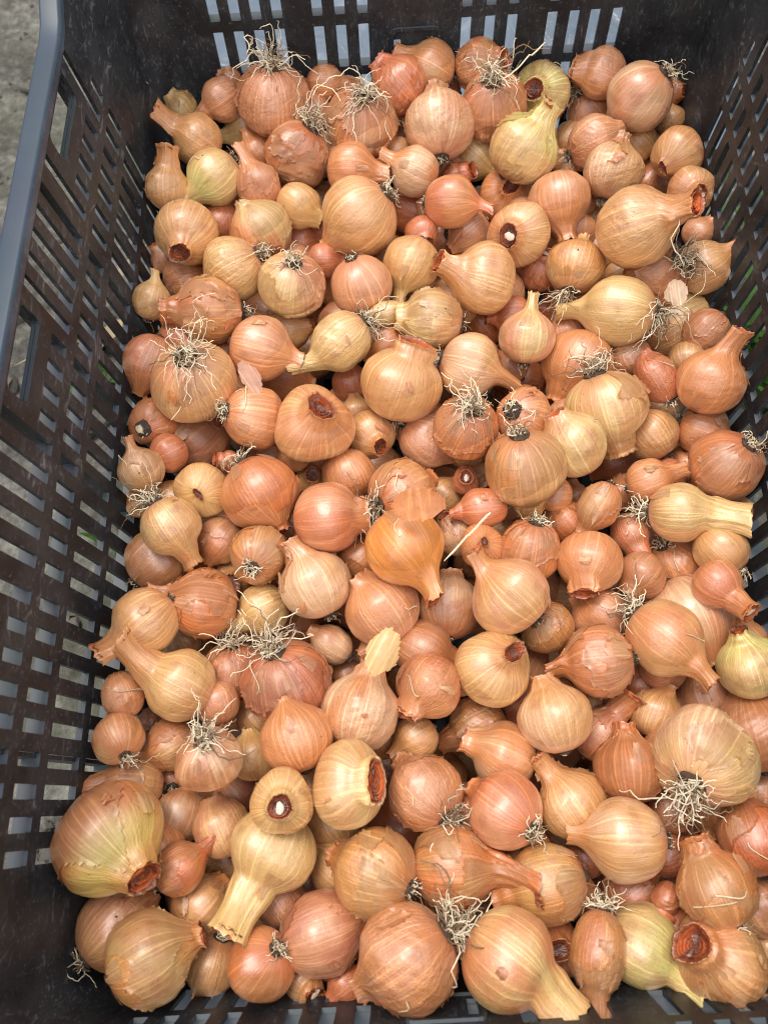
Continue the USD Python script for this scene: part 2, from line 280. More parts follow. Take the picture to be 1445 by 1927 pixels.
def corner(wa, wb):
    """Rounded corner post between a side wall and an end wall, inner and outer skin."""
    zs = np.linspace(ZB, ZR + .012, 14); n = 13; ins, outs = [], []
    for z in zs:
        ea, eb = ends(wa, z), ends(wb, z)
        pa = np.array(wall_pt(wa, ea[1] if wb == 'F' else ea[0], z)); pb = np.array(wall_pt(wb, eb[0] if wa == 'L' else eb[1], z))
        y = wall_pt(wb, 0, z)[1]; k, x0, tt, sg_ = (kL, XL, tL, -1) if wa == 'L' else (kR, XR, tR, 1)
        cc = np.array([x0 + k * (y - .2) + sg_ * (z + .41) * tt, y, z + CAMZ])
        t = np.linspace(0, 1, n)[:, None]; w = .78
        q = ((1 - t) ** 2 * pa + 2 * w * t * (1 - t) * cc + t ** 2 * pb) / ((1 - t) ** 2 + 2 * w * t * (1 - t) + t ** 2)
        d = q - (pa + pb - cc); d[:, 2] = 0; d /= np.linalg.norm(d, axis=1)[:, None]
        na = np.array([-1. if wa == 'L' else 1., 0, 0]); nb = np.array([0, 1. if wb == 'F' else -1., 0])
        wgt = np.clip(t, 0, 1); d = (1 - wgt) * na + wgt * nb; d /= np.linalg.norm(d, axis=1)[:, None]
        ins.append(q); outs.append(q + d * T_)
    I, O = np.array(ins).reshape(-1, 3), np.array(outs).reshape(-1, 3)
    f1 = grid_faces(len(zs), n, False); N = len(I); k = np.arange(n - 1); b0 = (len(zs) - 1) * n
    caps = np.vstack([np.stack([b0 + k, b0 + k + 1, N + b0 + k + 1], 1), np.stack([b0 + k, N + b0 + k + 1, N + b0 + k], 1)])
    tm = trimesh.Trimesh(np.vstack([I, O]), np.vstack([f1, f1[:, ::-1] + N, caps]), process=False)
    c0 = np.array([.03, .2, CAMZ - .41]); fi = 0
    nrm = np.cross(I[f1[0, 1]] - I[f1[0, 0]], I[f1[0, 2]] - I[f1[0, 0]])
    if nrm @ (c0 - I[f1[0, 0]]) < 0: tm.faces = tm.faces[:, ::-1]
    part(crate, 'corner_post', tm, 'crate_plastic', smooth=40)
for wa in 'LR':
    for wb in 'FN': corner(wa, wb)
# rim: a folded lip all round, cross-section swept along the top edge
def rim_path():
    P, O = [], []
    def wl(w, ss):
        for s in ss:
            z = float(rim_z(w, s)); P.append(wall_pt(w, s, z)); O.append({'L': (-1, 0), 'R': (1, 0), 'F': (0, 1), 'N': (0, -1)}[w])
    def co(wa, wb, rev):
        z = ZR + .012; ea, eb = ends(wa, z), ends(wb, z)
        pa = np.array(wall_pt(wa, ea[1] if wb == 'F' else ea[0], z)); pb = np.array(wall_pt(wb, eb[0] if wa == 'L' else eb[1], z))
        y = wall_pt(wb, 0, z)[1]; k, x0, tt, sg_ = (kL, XL, tL, -1) if wa == 'L' else (kR, XR, tR, 1)
        cc = np.array([x0 + k * (y - .2) + sg_ * (z + .41) * tt, y, z + CAMZ]); na = np.array([sg_, 0.]); nb = np.array([0, 1. if wb == 'F' else -1.])
        tt_ = np.linspace(.06, .94, 9)
        for t in (tt_ if not rev else tt_[::-1]):
            w = .78; q = ((1 - t) ** 2 * pa + 2 * w * t * (1 - t) * cc + t ** 2 * pb) / ((1 - t) ** 2 + 2 * w * t * (1 - t) + t ** 2)
            d = (1 - t) * na + t * nb; P.append(tuple(q)); O.append(tuple(d / np.linalg.norm(d)))
    e = lambda w: ends(w, ZR + .012)
    wl('L', np.linspace(*e('L'), 50)); co('L', 'F', False); wl('F', np.linspace(*e('F'), 12)); co('R', 'F', True)
    wl('R', np.linspace(*e('R'), 50)[::-1]); co('R', 'N', False); wl('N', np.linspace(*e('N'), 12)[::-1]); co('L', 'N', True)
    return np.array(P), np.array(O)
Pp, Oo = rim_path()
sec = [(-.0004, -.004), (-.0006, .0008), (.0002, .0018), (.0014, .0022), (.0095, .0020), (.0108, .0012), (.0114, -.0004), (.0114, -.0150), (.0094, -.0150), (.0092, -.0010), (.0026, -.0010), (.0024, -.004)]
RV = np.array([[(p[0] + o[0] * a, p[1] + o[1] * a, p[2] + b) for a, b in sec] for p, o in zip(Pp, Oo)])
ns, nn = RV.shape[1], RV.shape[0]
f = []
for i in range(nn):
    for j in range(ns):
        a, b = i, (i + 1) % nn; k = (j + 1) % ns; f += [(a * ns + j, b * ns + j, b * ns + k), (a * ns + j, b * ns + k, a * ns + k)]
tm = trimesh.Trimesh(RV.reshape(-1, 3), np.array(f), process=False)
if tm.volume < 0: tm.invert()
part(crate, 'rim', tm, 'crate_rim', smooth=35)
# floor grid
fl = sg.Polygon([wall_pt('L', YN + .01, ZB)[:2], wall_pt('L', YF - .02, ZB)[:2], wall_pt('R', YF - .02, ZB)[:2], wall_pt('R', YN + .01, ZB)[:2]])
hs = [sg.box(x, y, x + .009, y + .022) for x in np.arange(-.125, .19, .0155) for y in np.arange(-.045, .43, .032)]
tm = trimesh.creation.extrude_polygon(fl.difference(unary_union(hs)), .004, engine='earcut'); tm.apply_translation([0, 0, ZB + CAMZ - .004])
part(crate, 'floor_panel', tm, 'crate_plastic')
for y in np.linspace(-.05, .45, 6):
    b = trimesh.creation.box((.30, .004, CAMZ + ZB - .004)); b.apply_translation([.03, y, (CAMZ + ZB - .004) / 2])
    part(crate, 'foot_rib', b, 'crate_plastic')

# ------------------------------------------------------------------ onions
PAL = {'a': lin(226, 142, 48), 't': lin(212, 163, 106), 'o': lin(212, 138, 86), 'y': lin(220, 192, 128), 'g': lin(218, 176, 112), 'p': lin(210, 146, 108), 'c': lin(224, 184, 144),
       'r': lin(200, 108, 70), 'b': lin(176, 114, 74), 'u': lin(172, 102, 84), 'R': lin(196, 104, 50), 'G': lin(202, 196, 124)}
MEANC = lin(208, 141, 92)
PAL = {k: (v * .66 + MEANC * .34) * .79 for k, v in PAL.items()}
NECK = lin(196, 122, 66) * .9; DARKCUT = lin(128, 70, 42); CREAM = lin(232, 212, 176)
def frame(ax):
    ax = ax / np.linalg.norm(ax); h = np.array([0, 0, 1.]) if abs(ax[2]) < .9 else np.array([1., 0, 0])
    u = np.cross(h, ax); u /= np.linalg.norm(u); return np.stack([u, np.cross(ax, u), ax], 1)
def tube(pts, rad, k=4):
    pts = np.asarray(pts); n = len(pts); d = np.gradient(pts, axis=0); d /= np.linalg.norm(d, axis=1)[:, None] + 1e-12
    u = np.cross(d, [.31, .52, .79]); u /= np.linalg.norm(u, axis=1)[:, None] + 1e-12; w = np.cross(d, u)
    a = np.arange(k) * 2 * math.pi / k
    v = pts[:, None] + rad[:, None, None] * (u[:, None] * np.cos(a)[None, :, None] + w[:, None] * np.sin(a)[None, :, None])
    return v.reshape(-1, 3), grid_faces(n, k)
class Bulb:
    def __init__(s, R, T, w, e, flags, seed, nu, nv):
        r = s.rng = np.random.default_rng(seed); s.R, s.T, s.w, s.e = R, T, w, e
        s.seed = seed; s.flags = flags
        zr = .93 * e
        ph = np.linspace(0, 1, 9)[1:] * math.pi / 2
        zz = [-zr] + list(-zr * np.cos(ph)); rr = [.0] + list(np.sin(ph) ** .88)
        rr[1] = .23; zz[1] = -zr * .985
        sh = max(T - .12, .92 * e) if T > 1.25 else .95
        n0 = .9 * e
        zz += [.22 * e, .45 * e, .66 * e, .82 * e]; rr += [.985, .885, .70, max(.50, w * 1.18)]
        if T > 1.05 * e + .02:
            z1 = min(1.02 * e, T - .06); zz += [z1]; rr += [w * 1.04 + .03]
            if T > z1 + .12: zz += [(z1 + T) / 2]; rr += [w * .93]
            zz += [T]; rr += [w * 1.05]
        else: zz += [T]; rr += [w]
        zz = np.array(zz); rr = np.array(rr)
        keep = np.concatenate([[True], np.diff(zz) > 1e-3]); zz, rr = zz[keep], rr[keep]
        s.prof = PchipInterpolator(zz, rr); s.z0, s.z1 = -zr, T
        t = np.linspace(0, 1, 400); z = s.z0 + (s.z1 - s.z0) * t; q = s.prof(z)
        L = np.concatenate([[0], np.cumsum(np.hypot(np.diff(z), np.diff(q)))]); s.zt = lambda v: np.interp(np.asarray(v) * L[-1], L, z)
        s.f = r.uniform(0, 100, 8); s.bend = r.normal(0, .15, 2) * (1 if T > 1.2 else .3); s.sq = r.uniform(.55, 1.0); s.sqa = r.uniform(0, math.pi)
        s.lob = r.normal(0, .030, 3); s.lp = r.uniform(0, 6.28, 3)
        s.wr = .020 if 'W' in flags else .013 if r.random() < .25 else .005
    def pt(s, th, v, lift=0.):
        """Points of the surface (local frame, unit radius) at longitude th and length fraction v."""
        th, v = np.broadcast_arrays(np.asarray(th, float), np.asarray(v, float))
        z = s.zt(v); r = s.prof(z)
        nk = sstep(z, .75 * s.e, 1.05 * s.e + .05)
        c, sn = np.cos(th), np.sin(th)
        P = np.stack([c, sn, z], -1)
        r = r * (1 + s.lob[0] * np.cos(2 * th + s.lp[0]) + s.lob[1] * np.cos(3 * th + s.lp[1]))
        r = r * (1 + .13 * (meshkit.fbm(P * 1.3 + s.f[0], 2, 1) - .5))
        rid = meshkit.fbm(np.stack([c * 3.6 + s.f[1], sn * 3.6, z * .5 + s.f[2]], -1), 3, 2) - .5
        r = r * (1 + rid * (.030 + .30 * nk + .05 * (1 - sstep(z, -s.e, -.55 * s.e))))
        if s.wr > .01:
            w1 = meshkit.fbm(np.stack([c * 2.2 + s.f[3] + z * 1.5, sn * 2.2 + z * 1.2, z * 6.5 + 3 * c + s.f[4]], -1), 3, 5)
            w2 = meshkit.fbm(np.stack([c * 6 + s.f[4], sn * 6, z * 1.4 + s.f[3]], -1), 2, 6)
            r = r - s.wr * (1 - 2 * np.abs(w1 - .5)) ** 3 * 1.3 + s.wr * (w2 - .5) * 1.6
        else:
            r = r * (1 + .018 * (meshkit.fbm(P * 3.5 + s.f[4], 3, 7) - .5))
        r = r + lift
        x, y = c * r, sn * r
        ca, sa = math.cos(s.sqa), math.sin(s.sqa); xa, ya = x * ca + y * sa, -x * sa + y * ca
        k = 1 - (1 - s.sq) * nk; xa, ya = xa / np.sqrt(k), ya * k
        x, y = xa * ca - ya * sa, xa * sa + ya * ca
        b = np.clip((z - .5 * s.e) / 1., 0, 2) ** 2
        zz = z + nk * sstep(v, .93, 1.0) * .17 * (meshkit.fbm(np.stack([c * 3 + s.f[5], sn * 3, 0 * c], -1), 3, 3) - .5)
        return np.stack([x + s.bend[0] * b, y + s.bend[1] * b, zz], -1)
def sv_of(th, z, off):
    th, z = np.broadcast_arrays(th, z); return np.stack([np.cos(th) + off[0], np.sin(th) + off[1], z + off[2]], -1).reshape(-1, 3)

def onion(rec, idx, filler=False):
    cx, cy, cz, R, ax, ay, az, T, w, e, colc, roots, layer, fl, label = rec
    q = np.array([-cx, -cy, CAMZ - cz]); facing0 = (q / np.linalg.norm(q)) @ [ax, ay, az]
    if facing0 > .75: w = min(.5, w * 1.2)
    R_px = R / .00029; seed = 1000 + idx
    small = R_px < 38 or layer == 2
    nu, nv = (44, 30) if small else (72, 46)
    B = Bulb(R, T, w, e, fl, seed, nu, nv); rg = B.rng
    Fm = frame(np.array([ax, ay, az]))
    roll = rg.uniform(0, 2 * math.pi)
    W = lambda p: (p.reshape(-1, 3) * R) @ Fm.T
    root = thing('onion', (cx, cy, cz - R), label=label, cat='onion', group='onions heaped in the crate')
    up = np.array([0, 0, R])
    off = rg.uniform(-40, 40, 3)
    th = np.linspace(0, 2 * math.pi, nu, endpoint=False) + roll; v = np.linspace(0, 1, nv)
    TH, Vv = np.meshgrid(th, v); P = B.pt(TH, Vv); Z = B.zt(Vv)
    c0 = PAL[colc[0]]; c1 = PAL[colc[1]] if len(colc) > 1 else c0 * np.array([1.0, .93, .86])
    def colour(TH, Z, deep=False):
        n = meshkit.fbm(np.stack([np.cos(TH) * 1.1 + B.f[6], np.sin(TH) * 1.1, Z * .8 + B.f[7]], -1), 3, 11)[..., None]
        a = sstep(n, .36, .62); C = c0 * (1 - a) + c1 * a
        nk = sstep(Z, .62 * e, 1.05 * e)[..., None]
        if 'G' in fl: C = C * (1 - .75 * sstep(Z, .0, .85 * e)[..., None] * sstep(n, .25, .5)) + lin(204, 200, 120) * .75 * sstep(Z, .0, .85 * e)[..., None] * sstep(n, .25, .5)
        nc = NECK if colc[0] not in 'yg' else lin(214, 176, 110)
        if colc[0] in 'r': nc = lin(198, 100, 64)
        C = C * (1 - .55 * nk) + nc * .55 * nk
        rt = (1 - sstep(Z, -.93 * e, -.55 * e))[..., None]
        C = C * (1 - .35 * rt) + lin(196, 112, 78) * .35 * rt
        bl = sstep(meshkit.fbm(np.stack([np.cos(TH) * 2.6 + B.f[2], np.sin(TH) * 2.6, Z * 2.2 + B.f[1]], -1), 3, 17), .56, .74)[..., None]
        C = C * (1 - .35 * bl) + lin(150, 92, 64) * .35 * bl
        if deep: C = C * np.array([.90, .74, .60]) 
        return C
    deepflag = 'P' in fl
    C = colour(TH, Z, deepflag and colc[0] not in 'y')
    n_out = nv * nu
    # spots of dirt on the soil-stained one
    if 'D' in fl:
        dq = np.linalg.norm(P - B.pt(roll + 2.2, .45), axis=-1)[..., None]; C = np.where(dq < .16 + .1 * (meshkit.noise(P * 9, 4)[..., None] - .5), lin(92, 80, 66), C)
    verts, faces = P.reshape(-1, 3), grid_faces(nv, nu)
    # close the neck with an inner wall
    inn = []
    rin = 0.86
    tipc = P[-1].mean(0)
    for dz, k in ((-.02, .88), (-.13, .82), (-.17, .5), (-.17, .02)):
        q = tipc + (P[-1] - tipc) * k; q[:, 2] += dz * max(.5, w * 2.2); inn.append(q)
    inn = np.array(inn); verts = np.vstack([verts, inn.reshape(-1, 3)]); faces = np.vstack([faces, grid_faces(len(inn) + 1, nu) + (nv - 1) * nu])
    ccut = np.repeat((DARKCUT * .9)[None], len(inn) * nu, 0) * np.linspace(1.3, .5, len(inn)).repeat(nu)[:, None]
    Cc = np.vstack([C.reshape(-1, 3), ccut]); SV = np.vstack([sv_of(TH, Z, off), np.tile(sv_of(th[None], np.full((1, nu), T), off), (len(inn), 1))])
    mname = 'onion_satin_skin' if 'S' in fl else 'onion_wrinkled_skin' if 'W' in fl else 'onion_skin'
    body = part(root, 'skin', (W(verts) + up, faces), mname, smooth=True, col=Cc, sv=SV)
    if filler: return root
    axw = np.array([ax, ay, az]); tocam = np.array([0, 0, CAMZ]) - np.array([cx, cy, cz]); tocam /= np.linalg.norm(tocam)
    facing = axw @ tocam
    # rolled dry layers inside the cut neck
    if facing > -.35 and layer < 2:
        ms, cs = [], []
        nl = 5 if w * R > .005 else 4
        for li in range(nl):
            k = .82 - li * .16; a = np.linspace(0, rg.uniform(5.2, 7.2), 26) + rg.uniform(0, 6.28)
            rr_ = k * (1 - .22 * np.linspace(0, 1, 26)) * (1 + .18 * (meshkit.noise(np.stack([a * 1.3 + li * 7 + seed, 0 * a, 0 * a], -1), 5) - .5))
            base = np.stack([np.interp(a % (2 * math.pi), np.linspace(0, 2 * math.pi, nu + 1), np.append(P[-1][(np.arange(nu) - int(roll / (2 * math.pi) * nu)) % nu, j], P[-1][(-int(roll / (2 * math.pi) * nu)) % nu, j])) for j in range(2)], -1)
            xy = tipc[:2] + (base - tipc[:2]) * rr_[:, None]
            jag = .05 * (meshkit.noise(np.stack([a * 2.1 + seed, 0 * a + li, 0 * a], -1), 9) - .3)
            lo = np.column_stack([xy, np.full(26, tipc[2] - .05 - .13 * max(.5, 2.2 * w))]); hi = np.column_stack([xy + (xy - tipc[:2]) * .04, tipc[2] - .03 + jag - .022 * li])
            ms.append((np.vstack([lo, hi]), grid_faces(2, 26, False)))
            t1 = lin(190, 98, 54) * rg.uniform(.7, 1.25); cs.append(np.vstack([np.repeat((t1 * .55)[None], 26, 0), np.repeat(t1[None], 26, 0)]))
        vv, ff = cat(ms); vv = W(vv) + up
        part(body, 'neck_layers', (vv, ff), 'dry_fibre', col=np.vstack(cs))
        if 'H' in fl:
            ic = trimesh.creation.icosphere(2); q = ic.vertices * np.array([.52, .30, .12]) * w
            q = q * (1 + .9 * (meshkit.fbm(ic.vertices * 1.8 + seed, 3, 3)[:, None] - .5)); q[:, 0] += .1 * w; q[:, 2] += tipc[2] - .09; q[:, :2] += tipc[:2]
            part(body, 'neck_core', (W(q) + up, ic.faces), 'dry_fibre', smooth=True, col=np.repeat(lin(206, 188, 168)[None], len(q), 0))
    # loose outer skin: partial shell with torn edges
    if ('P' in fl or rg.random() < .30) and layer < 2:
        n2, m2 = (96, 60) if not small else (56, 36)
        th2 = np.linspace(0, 2 * math.pi, n2, endpoint=False) + roll; v2 = np.linspace(.05, .93, m2); TH2, V2 = np.meshgrid(th2, v2); Z2 = B.zt(V2)
        big = meshkit.fbm(np.stack([np.cos(TH2) * .9 + B.f[5], np.sin(TH2) * .9 + B.f[3], Z2 * .7 + B.f[2]], -1), 2, 31)
        det = meshkit.fbm(np.stack([np.cos(TH2) * 5 + B.f[1], np.sin(TH2) * 5, Z2 * 3.2], -1), 3, 32)
        fld = big + .16 * (det - .5)
        thr = np.quantile(fld, .42 if 'P' in fl else .80)
        keep = fld > thr; lift = .010 + .075 * np.clip(1 - (fld - thr) / .045, 0, 1) ** 2 * (.4 + 1.2 * det)
        P2 = B.pt(TH2, V2, lift); f2 = grid_faces(m2, n2); kk = keep.reshape(-1); f2 = f2[kk[f2].all(1)]
        if len(f2) > 20:
            C2 = colour(TH2, Z2).reshape(-1, 3) * 1.06 * .88 + PAL['c'] * .14
            usedv = np.unique(f2); re = -np.ones(len(kk), int); re[usedv] = np.arange(len(usedv))
            part(body, 'loose_skin', ((W(P2) + up)[usedv], re[f2]), 'papery_skin', smooth=True, col=C2[usedv], sv=sv_of(TH2, Z2, off + 3)[usedv])
    # papery flaps lifting off at the neck or root
    nflap = (3 if 'P' in fl else int(rg.random() < .34)) if layer < 2 else 0
    for q in range(nflap):
        atroot = rg.random() < .55 or facing < -.3
        dirn = -1 if atroot else 1
        tdir = math.atan2(tocam @ Fm[:, 1], tocam @ Fm[:, 0]); ta = tdir + rg.normal(0, .8); wd = rg.uniform(.35, .8)
        va, vb = (.07, .34) if atroot else (.78, .56)
        uu, tt = np.meshgrid(np.linspace(-1, 1, 30), np.linspace(0, 1, 26)); TH3 = ta + uu * wd * (.9 + .3 * tt) / 2; V3 = va + (vb - va) * (1 - tt)
        lift = .012 + rg.uniform(.12, .34) * tt ** 2.2 + .05 * tt * (meshkit.noise(np.stack([uu * 2, tt * 2, 0 * uu + seed + q], -1), 3) - .5)
        P3 = B.pt(TH3, V3, lift); jag = meshkit.fbm(np.stack([uu * 2.5 + seed, tt * 2.2, 0 * uu + q], -1), 4, 41)
        keep = ((uu / .9) ** 2 + (tt / .95) ** 2 < .75 + 1.5 * (jag - .5)).reshape(-1)
        f3 = grid_faces(26, 30, False); f3 = f3[keep[f3].all(1)]
        if len(f3) < 12: continue
        usedv = np.unique(f3); re = -np.ones(len(keep), int); re[usedv] = np.arange(len(usedv))
        C3 = (colour(TH3, B.zt(V3)).reshape(-1, 3) * .6 + PAL['c'] * .45)
        part(body, 'skin_flap', ((W(P3) + up)[usedv], re[f3]), 'papery_skin', smooth=True, col=C3[usedv], sv=sv_of(TH3, B.zt(V3), off + 9)[usedv])
    # root end
    if roots or facing < .2:
        bz = -.93 * e
        ic = trimesh.creation.icosphere(2); q = ic.vertices.copy(); rp = (.16 + .04 * roots) if 'K' not in fl else .34
        q = q * np.array([rp, rp, .10 if 'K' not in fl else .16]); q = q * (1 + .7 * (meshkit.fbm(ic.vertices * 2.5 + seed, 3, 3)[:, None] - .5)); q[:, 2] += bz + .005
        cc = np.repeat((lin(70, 54, 42) if 'K' not in fl else lin(58, 50, 44))[None], len(q), 0) * (.5 + meshkit.fbm(ic.vertices * 4 + seed, 2, 8)[:, None]); 
        if roots == 1 or rg.random() < .5:
            d = np.linalg.norm(ic.vertices[:, :2] - [.3, .1], axis=1)[:, None]; cc = np.where((d < .5) & (ic.vertices[:, 2:] < 0), CREAM * .85, cc)
        rp_ = part(root, 'root_plate', (W(q) + up, ic.faces), 'dry_fibre', smooth=True, col=cc)
        if roots:
            ms, cs = [], []
            nst = {1: 24, 2: 46, 3: 74}[roots]; Lm = {1: .2, 2: .48, 3: .98}[roots]; clump = rg.normal(0, 1, 2); clump *= .95 / np.linalg.norm(clump)
            down = Fm.T @ np.array([0, 0, -1.]) 
            for k in range(nst + 54):
                stub = k >= nst
                a = rg.uniform(0, 2 * math.pi); rad = rg.uniform(.02, .19)
                p = np.array([math.cos(a) * rad, math.sin(a) * rad, bz - .02]); d = np.array([math.cos(a) * rg.uniform(.2, 1.3), math.sin(a) * rg.uniform(.2, 1.3), -rg.uniform(.35, 1.)])
                if not stub: d[:2] = d[:2] * .8 + clump * rg.uniform(.1, 1.2)
                d /= np.linalg.norm(d); L = (rg.uniform(.06, .16) if stub else Lm * math.exp(rg.normal(-.1, .42))); ns_ = 4 if stub else 13; pts = [p]
                curl = rg.normal(0, .7, 3)
                for i in range(ns_):
                    d = d + (curl if i % 5 else curl * -2.) * .3 + rg.normal(0, .34 if not stub else .25, 3) + down * (.11 if not stub else 0); 
                    pn = np.array(pts[-1]); h = pn / np.linalg.norm(pn)
                    if np.linalg.norm(pn) < 1.03: d = d + h * .30
                    d /= np.linalg.norm(d); pts.append(pn + d * L / ns_)
                r0 = (.00033 if not stub else .0004) * rg.uniform(.7, 1.35) * (1 + .15 * (roots == 3 and not stub)) / R
                vv, ff = tube(pts, np.linspace(r0, r0 * .5, ns_ + 1), 4); ms.append((vv, ff))
                if stub: t1 = lin(84, 66, 52) * rg.uniform(.35, 1.5)
                else: t1 = (lin(228, 212, 182) if rg.random() < .62 else lin(140, 112, 84)) * rg.uniform(.75, 1.15)
                cs.append(np.repeat(t1[None], len(vv), 0) * np.linspace(.62, 1.08, ns_ + 1).repeat(4)[:, None])
            vv, ff = cat(ms); part(root, 'roots', (W(vv) + up, ff), 'dry_fibre', smooth=True, col=np.vstack(cs))
    return root

